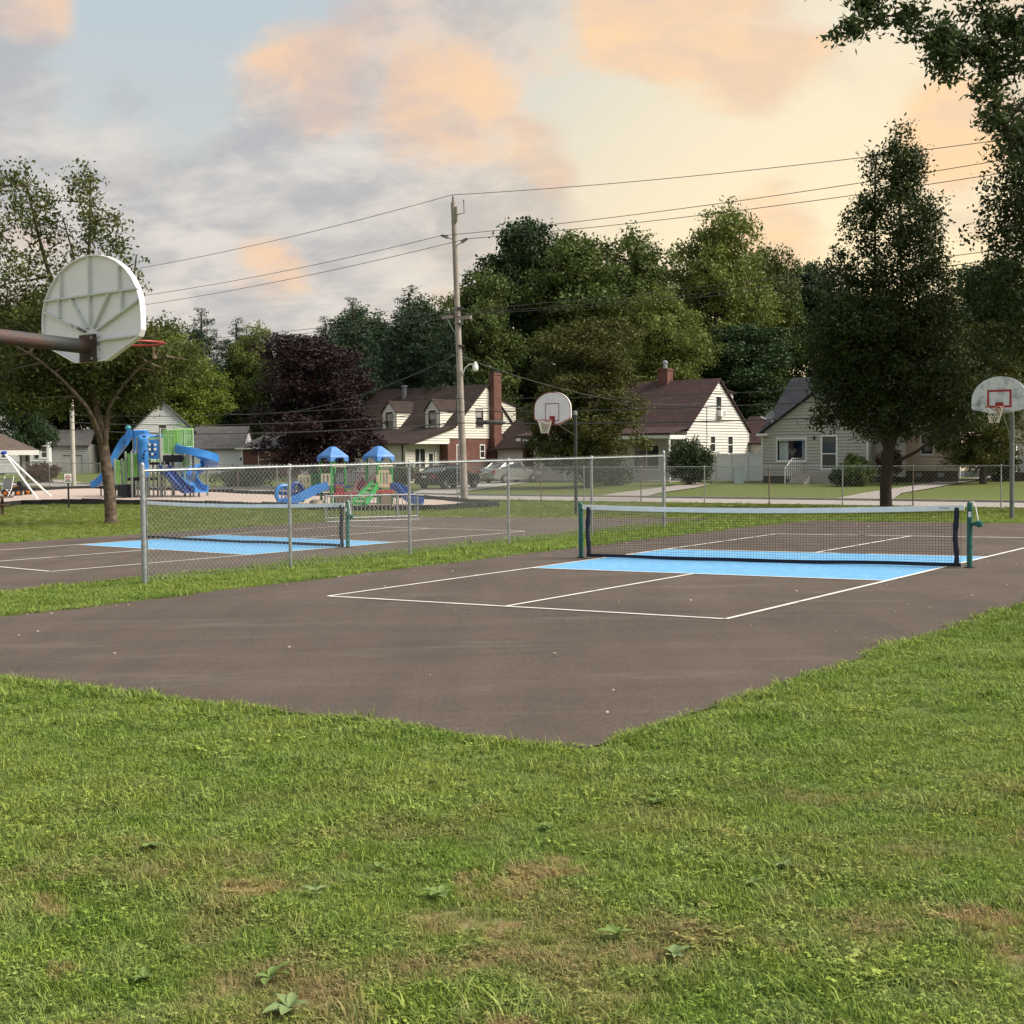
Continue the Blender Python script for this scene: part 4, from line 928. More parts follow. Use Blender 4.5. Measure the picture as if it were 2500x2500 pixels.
for xl in (-6.8, -2.47):
    xr = xl+1.36; ze, zp = 5.3, 6.06; xm = (xl+xr)/2
    dm = siding(hA, cream, 'f', 4.15, 3.95, zp, lambda z: (xl, xr) if z <= ze else (lerp(xl, xm, z, ze, zp), lerp(xr, xm, z, ze, zp)), [(xl+.37, xl+.99, 4.05, 5.2)], name='dormer')
    yb = lambda z: 4.5+(z-4.12)/3.18*3.75
    siding(dm, cream, 'r', xr, 4.0, ze, lambda z: (4.15, max(4.2, yb(z))), name='dormer_cheek')
    slab(dm, [(xl-.1, 4.0, ze-.02), (xm, 4.0, zp+.09), (xm, yb(zp)+.3, zp+.09), (xl-.1, yb(ze)+.2, ze-.02)], shA, .07, 'dormer_roof'); slab(dm, [(xm, 4.0, zp+.09), (xr+.1, 4.0, ze-.02), (xr+.1, yb(ze)+.2, ze-.02), (xm, yb(zp)+.3, zp+.09)], shA, .07, 'dormer_roof')
    window(hA, 'f', 4.15, xl+.37, xl+.99, 4.06, 5.15, brown_trim, pm=blind, sill=False, fw_=.06)
ch = MB().box(.0, .55, 8.55, 9.55, -.5, 3.3).prism([(8.55, 3.3), (9.55, 3.3), (9.5, 3.6), (8.6, 3.6)], 0, .5, 'x').box(.0, .5, 8.6, 9.5, 3.6, 8.15).box(-.04, .54, 8.56, 9.54, 8.0, 8.1).build('chimney', brick, hA)
MB().box(.05, .45, 8.66, 9.44, 8.15, 8.3).build('chimney_cap', black_metal, ch)
tv_, zv_ = on_s(987, 965, 77.4); MB().lathe([(.20, -.9), (.20, .35), (.27, .36), (.27, .45), (.1, .5)], 10, (tv_+63, 7.4, 7.0)).build('vent_pipe', mat('grey_vent', (.14, .15, .16), .6, .3, .2, 4), hA, True)
siding(hA, cream, 'r', -.25, 4.1, 6.3, lambda z: (9.7, 12.2 if z < 5.75 else lerp(12.2, 9.8, z, 5.75, 6.35)), name='rear_dormer'); slab(hA, [(-9, 9.3, 6.45), (-.1, 9.3, 6.45), (-.1, 12.4, 5.75), (-9, 12.4, 5.75)], shA, .08)
# attached garage
ga_ = MB().box(.0, .42, 8.8, 9.0, -.5, 2.5).box(2.9, 3.3, 8.8, 9.0, -.5, 2.5).box(.42, 2.9, 8.8, 9.0, 2.2, 2.5).box(3.1, 3.3, 9.0, 15.5, -.5, 2.5).build('garage_wall', brick, hA)
gd = bx(hA, 'garage_door', trim, .42, 2.9, 8.9, 8.94, -.4, 2.2)
for k in range(4): bx(gd, 'door_panel', trim, .46, 2.86, 8.875, 8.899, -.38+k*.645, .22+k*.645)
MB().box(.30, .42, 8.76, 8.8, -.4, 2.32).box(2.9, 3.02, 8.76, 8.8, -.4, 2.32).box(.42, 2.9, 8.76, 8.8, 2.2, 2.32).build('door_trim', trim, ga_)
slab(hA, [(-.0, 8.4, 2.45), (3.5, 8.4, 2.45), (3.5, 13.2, 5.5), (-.0, 13.2, 5.5)], shA); siding(hA, ivory, 'r', 3.31, 2.5, 5.2, lambda z: (lerp(8.9, 13.2, z, 2.5, 5.3), lerp(17.5, 13.2, z, 2.5, 5.3)))
bx(hA, 'gutter', brown_trim, .0, 3.5, 8.28, 8.4, 2.3, 2.42)

# ---- ivory house with maroon roof
hB = house('ivory sided house with steep maroon roof and an air conditioner in the gable window', 78.95, -46.05)
gspan = lambda z: (0, 8.9) if z < 3.62 else (lerp(0, 4.42, z, 3.62, 7.12), lerp(8.9, 4.42, z, 3.62, 7.12))
siding(hB, ivory, 'r', 0, -.3, 7.1, gspan, [(4.06, 4.8, 4.5, 5.9), (3.27, 3.9, 2.1, 3.12), (5.8, 6.48, 1.9, 3.15)], h=.2)
window(hB, 'r', 0, 4.06, 4.8, 4.5, 5.9, fw_=.06); window(hB, 'r', 0, 3.27, 3.9, 2.1, 3.12, fw_=.06); window(hB, 'r', 0, 5.8, 6.48, 1.9, 3.15, fw_=.06)
ac = MB().cbox(-.1, .38, 4.14, 4.84, 4.52, 4.95, .015).build('air_conditioner', trim, hB); grl = MB()
for k in range(6): bx(ac, 'grille_slat', galv, .385, .395, 4.5, 4.80, 4.58+k*.055, 4.60+k*.055)
bx(hB, 'gable_vent', trim, .0, .05, 4.25, 4.6, 6.35, 6.75); MB().tube([(.06, 2.7, 5.2), (.06, 2.7, 1.0)], .025, 6).build('meter_conduit', galv, hB)
bx(hB, 'electric_meter', galv, .02, .16, 3.95, 4.3, 1.6, 2.0)
slab(hB, [(-13, -.1, 3.58), (.2, -.1, 3.58), (.2, 4.42, 7.22), (-13, 4.42, 7.22)], shB); slab(hB, [(-13, 4.42, 7.22), (.2, 4.42, 7.22), (.2, 9.15, 3.5), (-13, 9.15, 3.5)], shB)
slab(hB, [(-13, -2.35, 3.32), (.1, -2.35, 3.32), (.1, -.1, 3.75), (-13, -.1, 3.75)], shB); bx(hB, 'porch_beam', trim, -12.9, .0, -2.3, -2.12, 2.95, 3.18); bx(hB, 'porch_beam', trim, -.1, .06, -2.3, -.02, 2.9, 3.17)
for x in (-.05, -4.3, -8.6): MB().box(x-.06, x+.06, -2.26, -2.14, -.3, 2.95).build('porch_post', trim, hB)
siding(hB, ivory, 'f', .0, -.3, 3.5, lambda z: (-13, 0), [(-4.2, -2.2, .9, 2.5), (-7, -6, .1, 2.3)]); window(hB, 'f', 0, -4.2, -2.2, .9, 2.5, mull=1, dh=False); bx(hB, 'door', brown_trim, -7, -6, .02, .06, .1, 2.3); bx(hB, 'porch_slab', conc, -13, .1, -2.4, -.03, -.5, .08)
tcz = on_s(1625, 925, 83.4)[0]+46.05
ch = MB().box(tcz-.42, tcz+.42, 4.0, 4.8, 6.6, 8.1).box(tcz-.47, tcz+.47, 3.95, 4.85, 7.95, 8.05).build('chimney', brick, hB); MB().lathe([(.16, 0), (.15, .35), (.2, .36), (.2, .5), (.08, .6)], 10, (tcz, 4.4, 8.1)).build('chimney_cap', galv, ch, True)
siding(hB, ivory, 'r', -.4, 5.2, 6.3, lambda z: (5.2, 7.3), name='rear_dormer'); slab(hB, [(-7, 4.6, 6.75), (-.2, 4.6, 6.75), (-.2, 7.5, 6.3), (-7, 7.5, 6.3)], shB, .1); bx(hB, 'downspout', trim, .0, .08, 8.8, 8.9, -.2, 3.4)
# garage of the ivory house
tl = on_s(1825, 1000, 88)[0]; gB = thing('garage', 'small ivory garage with maroon roof behind the white fence', 'garage', (*xy(88, tl), 0), AST)
siding(gB, ivory, 'f', 0, -.3, 2.7, lambda z: (-1.2, 4.6), [(1.0, 3.6, -.3, 2.2)]); bx(gB, 'garage_door', trim, 1.0, 3.6, .02, .06, -.3, 2.2); slab(gB, [(-1.4, -.3, 2.65), (4.8, -.3, 2.65), (4.8, 3, 4.7), (-1.4, 3, 4.7)], shB); slab(gB, [(-1.4, 3, 4.7), (4.8, 3, 4.7), (4.8, 6, 2.7), (-1.4, 6, 2.7)], shB); siding(gB, ivory, 'r', 4.6, -.3, 4.4, lambda z: (0, 6) if z < 2.7 else (lerp(0, 3, z, 2.7, 4.6), lerp(6, 3, z, 2.7, 4.6)))
# white vinyl fence
vf = thing('vinyl_fence', 'white vinyl privacy fence beside the clipped round bush', 'fence', (*xy(80, -45.6), 0), AST)
for k in range(4):
    bx(vf, 'fence_post', trim, k*1.22-.06, k*1.22+.06, -.06, .06, -.2, 1.95); p = bx(vf, 'fence_panel', white_paint, k*1.22+.06, (k+1)*1.22-.06, -.025, .025, .06, 1.84)
    bx(p, 'panel_rail', trim, k*1.22+.06, (k+1)*1.22-.06, -.04, .04, 1.70, 1.85)

# ---- greige house with picture window
hC = house('greige sided house with a big picture window and charcoal roof', 76.5, -39.1)
gs = lambda z: (0, 7.0) if z < 3.15 else (lerp(0, 3.5, z, 3.15, 5.45), lerp(7, 3.5, z, 3.15, 5.45))
siding(hC, greige, 'f', 0, .45, 5.45, gs, [(1.07, 2.97, 1.43, 2.75), (4.0, 5.1, .8, 2.95)], h=.2); bx(hC, 'foundation', dark_found, .03, 6.97, .0, .2, -.6, .45); bx(hC, 'corner_board', trim, -.05, .06, -.04, .05, .2, 3.1); bx(hC, 'corner_board', trim, 6.94, 7.05, -.04, .05, .2, 3.1)
siding(hC, greige, 'r', 7.0, .45, 3.15, lambda z: (0, 9)); bx(hC, 'foundation', dark_found, 6.8, 6.98, .2, 9, -.6, .45)
w = window(hC, 'f', 0, 1.07, 2.97, 1.43, 2.75, trim, False, pm=glass, fw_=.10)
room = mat('dim_room', (.20, .175, .11), .9, 0, .15, 2); rm = MB(); rm.add([(.3, .12, .4), (4, .12, .4), (4, 3.2, .4), (.3, 3.2, .4), (.3, .12, 3), (4, .12, 3), (4, 3.2, 3), (.3, 3.2, 3)], [(0, 1, 2, 3), (4, 5, 6, 7), (1, 2, 6, 5), (2, 3, 7, 6), (3, 0, 4, 7)]); rm.build('living_room', room, hC)
curt = mat('sheer_curtain', (.62, .64, .66), .8, 0, .1, 8)
for a, b in ((1.09, 1.72), (2.66, 2.95)):
    V = []; F = []; n = 24
    for i in range(n+1):
        x = a+(b-a)*i/n; yy = .17+.03*math.sin(i*1.6)
        V += [(x, yy, 1.44), (x, yy, 2.74)]
    F = [(2*i, 2*i+2, 2*i+3, 2*i+1) for i in range(n)]; MB().add(V, F).build('curtain', curt, hC, True)
# front door, lamp, steps and rail
dr = bx(hC, 'door', mat('storm_door', (.05, .055, .05), .3, 0, .2, 3), 4.10, 5.0, .0, .05, .84, 2.86); MB().box(4.0, 4.1, -.05, .05, .8, 2.95).box(5.0, 5.1, -.05, .05, .8, 2.95).box(4.1, 5.0, -.05, .05, 2.86, 2.95).box(4.1, 5.0, -.04, -.0, 1.78, 1.84).box(4.1, 5.0, -.04, 0, .84, .92).build('door_frame', white_paint, dr)
bx(dr, 'pane', pane_m, 4.18, 4.92, -.012, -.001, 1.9, 2.8); MB().lathe([(.03, -.1), (.07, -.04), (.08, .08), (.03, .14)], 8, (3.6, -.12, 2.78)).build('porch_lamp', black_metal, hC, True)
bx(hC, 'porch_slab', conc, 2.7, 5.5, -1.5, -.0, -.4, .62)
for k in range(3): bx(hC, 'step', conc, 2.9, 4.0, -1.5-.3*(k+1), -1.5-.3*k, -.4, .46-.16*k)
rl = MB().tube([(2.75, -.1, 1.55), (2.75, -1.4, 1.55), (2.75, -2.4, .95)], .022, 6)
for k in range(9): y = -.1-k*.285; rl.tube([(2.75, y, .3), (2.75, y, 1.55 if y > -1.4 else 1.55+(y+1.4)*.6)], .014, 5)
rl.tube([(2.75, -2.4, 0.0), (2.75, -2.4, .98)], .025, 6); rl.build('hand_rail', white_paint, hC)
rs, rz_ = on_t(1935, 922, -39.25); rs -= 76.5
slab(hC, [(-.2, .05, 3.22), (9.2, .05, 3.22), (9.2, rs, rz_), (-.2, rs, rz_)], shC, .14); slab(hC, [(-.2, rs, rz_), (9.2, rs, rz_), (9.2, 2*rs, 3.2), (-.2, 2*rs, 3.2)], shC, .14)
slab(hC, [(-.22, -.3, 3.10), (3.5, -.3, 5.58), (3.5, 3.6, 5.58), (-.22, .5, 3.10)], shC, .10); slab(hC, [(3.5, -.3, 5.58), (7.22, -.3, 3.10), (7.22, .5, 3.10), (3.5, 3.6, 5.58)], shC, .10)
MB().box(-.26, .5, -.33, -.05, 2.98, 3.13).build('eave_return', trim, hC)
siding(hC, greige, 'f', 1.0, .4, 3.2, lambda z: (7.0, 9.0))
ds = thing('satellite_dish', 'grey satellite dish on the corner of the charcoal roof', 'satellite dish', (*xy(77.2, -38.95), 0), AST)
ddm = MB(); ddm.M = Matrix.Translation((.05, .0, 4.25)) @ Matrix.Rotation(R(62), 4, 'X') @ Matrix.Rotation(R(-15), 4, 'Y'); ddm.lathe([(.0, -.07), (.15, -.055), (.28, -.015), (.36, .03), (.35, .03), (.28, .0), (.0, -.05)], 18); ddm.build('dish', mat('grey_dish', (.22, .22, .215), .6), ds, True)
MB().tube([(.1, .08, 3.4), (.1, .1, 4.2)], .03, 8).tube([(.1, .1, 4.0), (.5, .35, 3.55)], .016, 6).build('mast', galv, ds); MB().tube([(-.0, -.05, 3.95), (-.35, -.45, 4.2)], .018, 6).tube([(-.35, -.45, 4.15), (-.38, -.5, 4.26)], .04, 6).build('receiver_arm', galv, ds)

# ---- tan house, white house at the right edge
hD = house('tan sided house with dark block foundation behind the right-hand tree', 79, -31)
siding(hD, tan, 'f', 0, .72, 3.4, lambda z: (0, 3.6), [(1.3, 2.0, 1.75, 2.9)], h=.2); window(hD, 'f', 0, 1.3, 2.0, 1.75, 2.9); bx(hD, 'foundation', dark_found, .03, 3.55, .02, .2, -.6, .72); bx(hD, 'corner_board', whites, -.06, .06, -.04, .05, .3, 3.4); bx(hD, 'corner_board', whites, 3.55, 3.66, -.04, .05, .3, 3.4)
for k in (0.9, 2.3): bx(hD, 'foundation_vent', greys, k, k+.4, -.005, .02, .35, .6)
siding(hD, tan, 'r', 3.6, .72, 5.6, lambda z: (0, 9) if z < 3.4 else (lerp(0, 4.5, z, 3.4, 6.2), lerp(9, 4.5, z, 3.4, 6.2))); slab(hD, [(-.4, -.3, 3.35), (3.9, -.3, 3.35), (3.9, 4.5, 6.4), (-.4, 4.5, 6.4)], shG); slab(hD, [(-.4, 4.5, 6.4), (3.9, 4.5, 6.4), (3.9, 9.3, 3.35), (-.4, 9.3, 3.35)], shG); siding(hD, tan, 'r', -.0, .72, 3.4, lambda z: (0, 9))
t_e = on_s(2487, 1145, 84)[0]
hE = house('white house with pale door and dark entry steps at the right edge', 84, t_e)
siding(hE, whites, 'f', 0, .5, 3.4, lambda z: (-1.6, 9), [(-.15, .9, .5, 2.7)]); bx(hE, 'door', mat('pale_door', (.62, .63, .68), .5), -.1, .85, -.02, .05, .55, 2.65); bx(hE, 'foundation', dark_found, -1.6, 9, .02, .2, -.6, .5)
for k in range(3): bx(hE, 'step', dark_found, -.6, 1.4, -.5-.35*(k+1), -.5-.35*k, -.4, .5-.17*k)
bx(hE, 'porch_slab', dark_found, -.6, 1.4, -.5, 0, -.4, .55); MB().tube([(-.55, -.1, 1.5), (-.55, -1.5, .95), (-.55, -1.5, 0)], .025, 6).tube([(-.55, -.1, .5), (-.55, -.1, 1.5)], .025, 6).build('hand_rail', white_paint, hE)
slab(hE, [(-2, -.4, 3.35), (9.4, -.4, 3.35), (9.4, 4.5, 6.6), (-2, 4.5, 6.6)], shG); siding(hE, whites, 'r', -1.6, .5, 3.4, lambda z: (0, 9))
t_s = on_s(2345, 1143, 96)[0]
sh = thing('shed', 'white shed with a dark doorway seen under the right-hand trees', 'shed', (*xy(96, t_s), 0), AST)
siding(sh, whites, 'f', 0, -.2, 2.6, lambda z: (-.9, 2.9), [(.3, 1.6, -.2, 2.2)]); bx(sh, 'door', greys, .3, 1.6, .02, .06, -.2, 2.2); slab(sh, [(-1.1, -.2, 2.55), (3.1, -.2, 2.55), (3.1, 3, 3.8), (-1.1, 3, 3.8)], shG); siding(sh, whites, 'r', 2.9, -.2, 2.6, lambda z: (0, 3))

# ---- left: white houses, garages, brick house behind the purple tree
def lhouse(label, u_, d, name='house', cat='house', rz=.16):
    p = at(u_, 1150, d); return thing(name, label, cat, (p[0], p[1], 0), rz)
hL = lhouse('white gabled house with black shutters behind the picnic shelter', 118, 138)
siding(hL, whites, 'f', 0, .7, 7.6, lambda z: (-6.4, 0) if z < 4.9 else (lerp(-6.4, -3.2, z, 4.9, 7.7), lerp(0, -3.2, z, 4.9, 7.7)), [(-.62, .0-.05, 2.2, 3.4), (-4.6, -3.8, 2.2, 3.4)]); window(hL, 'f', 0, -.78, -.12, 2.2, 3.35); window(hL, 'f', 0, -4.6, -3.8, 2.2, 3.4)
bx(hL, 'shutter', black_metal, -1.30, -.92, -.10, -.065, 2.15, 3.42)
bx(hL, 'foundation', whites, -6.4, 0, .03, .2, -.6, .7); bx(hL, 'basement_window', pane_m, -5.0, -4.3, -.01, .03, .25, .6); slab(hL, [(-6.8, -.3, 4.65), (-3.2, -.3, 7.85), (-3.2, 9, 7.85), (-6.8, 9, 4.65)], shG); slab(hL, [(-3.2, -.3, 7.85), (.4, -.3, 4.65), (.4, 9, 4.65), (-3.2, 9, 7.85)], shG); siding(hL, whites, 'r', 0, .7, 4.8, lambda z: (0, 9))
gL = lhouse('low grey garage in the shade behind the pale pole', 122, 140, 'garage', 'garage'); W_ = 3.9
siding(gL, greys, 'f', 0, .2, 3.6, lambda z: (0, W_), [(W_*.35, W_*.85, .2, 2.4)]); bx(gL, 'garage_door', greys, W_*.35, W_*.85, .03, .07, .2, 2.4); slab(gL, [(-.3, -.3, 3.5), (W_+.3, -.3, 3.5), (W_+.3, 3.5, 5.2), (-.3, 3.5, 5.2)], shG); siding(gL, greys, 'r', W_, .2, 3.6, lambda z: (0, 7))
hM = lhouse('white gabled house standing behind the tall blue and green play tower', 399, 133, rz=.2)
siding(hM, whites, 'f', 0, .3, 7.5, lambda z: (-2.9, 2.9) if z < 4.8 else (lerp(-2.9, 0, z, 4.8, 7.6), lerp(2.9, 0, z, 4.8, 7.6)), [(-.35, .35, 4.5, 5.4), (-2.0, -1.2, 1.6, 2.9)]); window(hM, 'f', 0, -.35, .35, 4.55, 5.35); window(hM, 'f', 0, -2.0, -1.2, 1.6, 2.9)
slab(hM, [(-3.3, -.3, 4.6), (0, -.3, 7.75), (0, 9, 7.75), (-3.3, 9, 4.6)], shG, .1); slab(hM, [(0, -.3, 7.75), (3.3, -.3, 4.6), (3.3, 9, 4.6), (0, 9, 7.75)], shG, .1); siding(hM, whites, 'r', 2.9, .3, 4.7, lambda z: (0, 9))
gM = lhouse('white sided garage with a wide grey roof beside the play tower', 464, 131, 'garage', 'garage', .06); gW = 5.1
siding(gM, whites, 'f', 0, .2, 2.95, lambda z: (0, gW), [(gW*.28, gW*.52, .2, 2.2)]); bx(gM, 'garage_door', trim, gW*.28, gW*.52, .02, .06, .2, 2.2); slab(gM, [(-.2, -.35, 2.9), (gW+.2, -.35, 2.9), (gW+.2, 4.5, 5.2), (-.2, 4.5, 5.2)], shG); slab(gM, [(-.2, 4.5, 5.2), (gW+.2, 4.5, 5.2), (gW+.2, 9, 2.9), (-.2, 9, 2.9)], shG); siding(gM, whites, 'r', gW, .2, 4.9, lambda z: (0, 9) if z < 2.95 else (lerp(0, 4.5, z, 2.95, 5.1), lerp(9, 4.5, z, 2.95, 5.1)))
t3 = on_s(592, 1100, 80)[0]
hR = house('low red brick house half hidden behind the purple leaved tree', 80, t3)
MB().box(0, 9, 0, .2, -.4, 2.9).box(8.8, 9, .2, 8, -.4, 2.9).build('brick_wall', brick, hR); slab(hR, [(-.4, -.4, 2.85), (9.4, -.4, 2.85), (8, 4, 5.0), (1.6, 4, 5.0)], shG); slab(hR, [(9.4, -.4, 2.85), (9.4, 8.4, 2.85), (8, 4, 5.0)], shG); slab(hR, [(-.4, 8.4, 2.85), (-.4, -.4, 2.85), (1.6, 4, 5.0)], shG); bx(hR, 'gutter', trim, -.42, 9.4, -.5, -.4, 2.72, 2.86); bx(hR, 'corner_board', trim, -.07, .07, -.05, .06, -.2, 2.8)
ch = MB().box(1.2, 1.9, 3.4, 4.2, 4.4, 5.9).build('chimney', brick, hR)
window(hR, 'f', 0, 2.2, 3.6, 1.2, 2.4)

# ================================================================== PLAYGROUND
blue_pl = mat('blue_plastic', (.03, .19, .55), .35, 0, .12, 2, .1, 20, .5, (.06, .25, .60), (.5, .75)); navy_pl = mat('navy_plastic', (.02, .055, .22), .4, 0, .15, 3); green_pl = mat('lime_metal', (.20, .47, .12), .4, 0, .1, 4)
green2 = mat('green_plastic', (.03, .28, .07), .4, 0, .15, 3); cream_pl = mat('cream_plastic', (.62, .52, .36), .5, 0, .1, 3); red_pl = mat('red_plastic', (.42, .06, .07), .45, 0, .12, 3); plum = mat('plum_metal', (.20, .03, .075), .45, 0, .12, 3); dark_pl = mat('black_steps', (.012, .013, .02), .6, 0, .2, 4); postm = mat('grey_play_post', (.23, .245, .23), .45, .3, .15, 4); teal = mat('teal_plastic', (.03, .22, .22), .45)
UPR = [(-.30, .24), (-.26, .25), (-.23, .03), (.23, .03), (.26, .25), (.30, .24), (.28, -.03), (-.28, -.03)]
def smooth_path(pts, n=6):
    P = [Vector(p) for p in pts]; out = []
    for i in range(len(P)-1):
        p0, p1, p2, p3 = P[max(i-1, 0)], P[i], P[i+1], P[min(i+2, len(P)-1)]
        for k in range(n):
            t = k/n; out.append(.5*((2*p1)+(p2-p0)*t+(2*p0-5*p1+4*p2-p3)*t*t+(3*p1-p0-3*p2+p3)*t**3))
    return out+[P[-1]]
def slide(par, pts, m_, scale=1.0, name='slide'):
    return MB().sweep(smooth_path(pts), [(a*scale, b*scale) for a, b in UPR]).build(name, m_, par, True)
def railing(par, x0, x1, y0, y1, z0, z1, n, m_, r=.022, arch=0):
    mb = MB(); mb.tube([(x0, y0, z1), ((x0+x1)/2, (y0+y1)/2, z1+arch), (x1, y1, z1)], r*1.3, 6).tube([(x0, y0, z0), (x1, y1, z0)], r*1.3, 6)
    for k in range(n):
        f = k/(n-1); mb.tube([(x0+(x1-x0)*f, y0+(y1-y0)*f, z0), (x0+(x1-x0)*f, y0+(y1-y0)*f, z1+arch*math.sin(math.pi*f)*.9)], r, 6)
    return mb.build('railing', m_, par)
q = gp(330, 1218); pt = thing('play_tower', 'tall blue and green climbing tower with a spiral slide on the mulch', 'playground set', tuple(q), 0)
X = lambda a: (a-516)*.003
Z = lambda b: (1530-b)*.003
for a, b, y in ((205, 900, 0), (380, 790, 0), (485, 790, -.15), (555, 560, .1), (735, 550, .0), (925, 430, 0), (205, 900, 1.2), (380, 790, 1.2), (560, 560, 1.5), (735, 560, 1.6), (1000, 560, 1.4), (330, 430, 2.0), (510, 440, 2.0), (1190, 440, 1.3), (1390, 430, .6)):
    p = MB().lathe([(.055, -.3), (.055, Z(b)-.03), (.04, Z(b)), (.01, Z(b)+.02)], 10, (X(a), y, 0)).build('tower_post', postm, pt, True)
for a, b, y in ((780, 950, .3), (890, 950, .6), (985, 950, 0), (1085, 950, .2), (1275, 1000, .2), (1350, 1250, .4), (1050, 850, .9), (1230, 850, .8)): MB().tube([(X(a), y, -.2), (X(a), y, Z(b))], .045, 8).build('tower_post', postm, pt, True)
MB().cbox(X(960), X(1215), 0, 1.35, Z(960), Z(850), .03).build('deck', dark_pl, pt); MB().cbox(X(400), X(735), 0, 1.5, Z(1245), Z(1195), .03).build('deck', dark_pl, pt); MB().cbox(X(740), X(960), 0, 1.35, Z(1000), Z(960), .02).build('deck', dark_pl, pt); MB().cbox(X(330), X(520), 1.2, 2.1, Z(880), Z(840), .02).build('deck', dark_pl, pt)
MB().cbox(X(245), X(412), -.1, 1.1, .12, Z(1305), .04).build('step_box', dark_pl, pt); MB().cbox(X(172), X(260), -.2, .7, .42, .66, .04).build('step_box', dark_pl, pt)
railing(pt, X(225), X(285), 0, 0, Z(1290), Z(950), 4, green_pl, arch=.1); railing(pt, X(340), X(385), 0, 0, Z(1290), Z(950), 4, green_pl); railing(pt, X(400), X(555), 0, 0, Z(1180), Z(830), 8, green_pl, arch=.0); railing(pt, X(400), X(470), 1.3, 1.3, Z(1180), Z(830), 5, green_pl)
for a in (430, 490, 540): MB().tube([(X(a), -.02, Z(1170)), (X(a+15), -.05, Z(1000)), (X(a), -.02, Z(840))], .02, 6).build('rail_bar', green_pl, pt)
railing(pt, X(970), X(1190), .0, .0, Z(820), Z(465), 12, green_pl); railing(pt, X(1195), X(1395), .0, .5, Z(720), Z(445), 10, green_pl); railing(pt, X(970), X(1190), 1.35, 1.35, Z(820), Z(465), 10, green_pl); railing(pt, X(945), X(1020), .6, .6, Z(820), Z(560), 4, teal)
MB().tube([(X(1190), 1.3, Z(425)), (X(1390), .6, Z(425))], .02, 6).tube([(X(1060), .9, Z(470)), (X(1080), .9, Z(370)), (X(1160), .9, Z(350)), (X(1250), .9, Z(390))], .022, 6).build('hoop_bar', green_pl, pt)
# moulded blue climbing wall and game panel
V = []; F = []; nx, nz_ = 8, 14
for j in range(nz_+1):
    for i in range(nx+1):
        a = X(575)+(X(742)-X(575))*i/nx; z = Z(1200)+(Z(555)-Z(1200))*j/nz_; V.append((a-.12*(j/nz_ < .45)*(.45-j/nz_)*-2*(i < 3), -.08-.10*math.sin(math.pi*i/nx)-.03*math.sin(j*1.1), z+.07*math.sin(i*.9)*(j == nz_)))
F = [(j*(nx+1)+i, j*(nx+1)+i+1, (j+1)*(nx+1)+i+1, (j+1)*(nx+1)+i) for j in range(nz_) for i in range(nx)]
cw = MB().add(V, F).build('climbing_wall', blue_pl, pt, True); sm_ = cw.modifiers.new('thick', 'SOLIDIFY'); sm_.thickness = .06
for a, b in ((710, 785), (690, 840), (680, 890)): MB().tube([(X(a), -.24, Z(b)), (X(a), -.19, Z(b))], .045, 10).build('hand_hold', dark_pl, cw)
gpn = MB().cbox(X(745), X(905), -.03, .03, Z(910), Z(600), .015).build('game_panel', blue_pl, pt)
for b in (685, 755, 830):
    for k, a in enumerate((770, 805, 850)): MB().tube([(X(a), -.09, Z(b)), (X(a), -.03, Z(b))], .06, 10).build('game_disc', white_paint if (k+b) % 2 else navy_pl, gpn)
MB().tube([(X(740), -.02, Z(585)), (X(905), -.02, Z(585))], .03, 8).tube([(X(770), -.05, Z(905)), (X(790), -.05, Z(935)), (X(920), -.05, Z(935))], .03, 8).build('panel_bar', green_pl, pt)
MB().sweep(smooth_path([(X(575), .6, Z(560)), (X(680), .6, Z(545)), (X(780), .6, Z(570)), (X(895), .6, Z(545))]), [(-.6, -.03), (.6, -.03), (.6, .03), (0, .12), (-.6, .03)]).build('tunnel_roof', blue_pl, pt, True)
spr = slide(pt, [(X(1190), .25, Z(790)), (X(1330), .15, Z(820)), (X(1480), .3, Z(865)), (X(1600), .75, Z(920)), (X(1620), 1.3, Z(985)), (X(1520), 1.75, Z(1050)), (X(1390), 1.6, Z(1120)), (X(1300), 1.1, Z(1190)), (X(1330), .5, Z(1280)), (X(1430), .05, Z(1370)), (X(1530), -.35, Z(1420)), (X(1610), -.6, Z(1425))], blue_pl, 1.25, 'spiral_slide')
MB().prism([(X(1195), Z(820)), (X(1240), Z(840)), (X(1240), Z(700)), (X(1200), Z(665))], -.1, .0, 'y').build('slide_hood', blue_pl, pt)
MB().tube([(X(1545), -.35, 0), (X(1545), -.35, Z(1440))], .04, 8).build('slide_leg', black_metal, pt); MB().tube([(X(1560), 1.2, 0), (X(1560), 1.2, Z(1020))], .05, 8).build('slide_leg', postm, pt)
slide(pt, [(X(960), -.1, Z(1060)), (X(1060), -.3, Z(1140)), (X(1180), -.5, Z(1270)), (X(1290), -.7, Z(1370)), (X(1380), -.85, Z(1420)), (X(1440), -.95, Z(1430))], navy_pl, 1.0)
MB().tube(smooth_path([(X(1230), .2, Z(1050)), (X(1260), .2, Z(960)), (X(1320), .2, Z(930)), (X(1360), .2, Z(990)), (X(1350), .2, Z(1040))]), .025, 6).tube([(X(1285), .3, 0), (X(1285), .3, Z(880))], .025, 6).build('loop_climber', green_pl, pt, True)
x2 = lambda u: (u-330)*.0193
z2 = lambda v: (1218-v)*.0193
slide(pt, [(x2(300), 2.2, z2(1066)), (x2(285), 2.2, z2(1072)), (x2(262), 2.2, z2(1105)), (x2(240), 2.1, z2(1142)), (x2(222), 2.0, z2(1172)), (x2(208), 2.0, z2(1187)), (x2(194), 2.0, z2(1189))], blue_pl, 1.1)
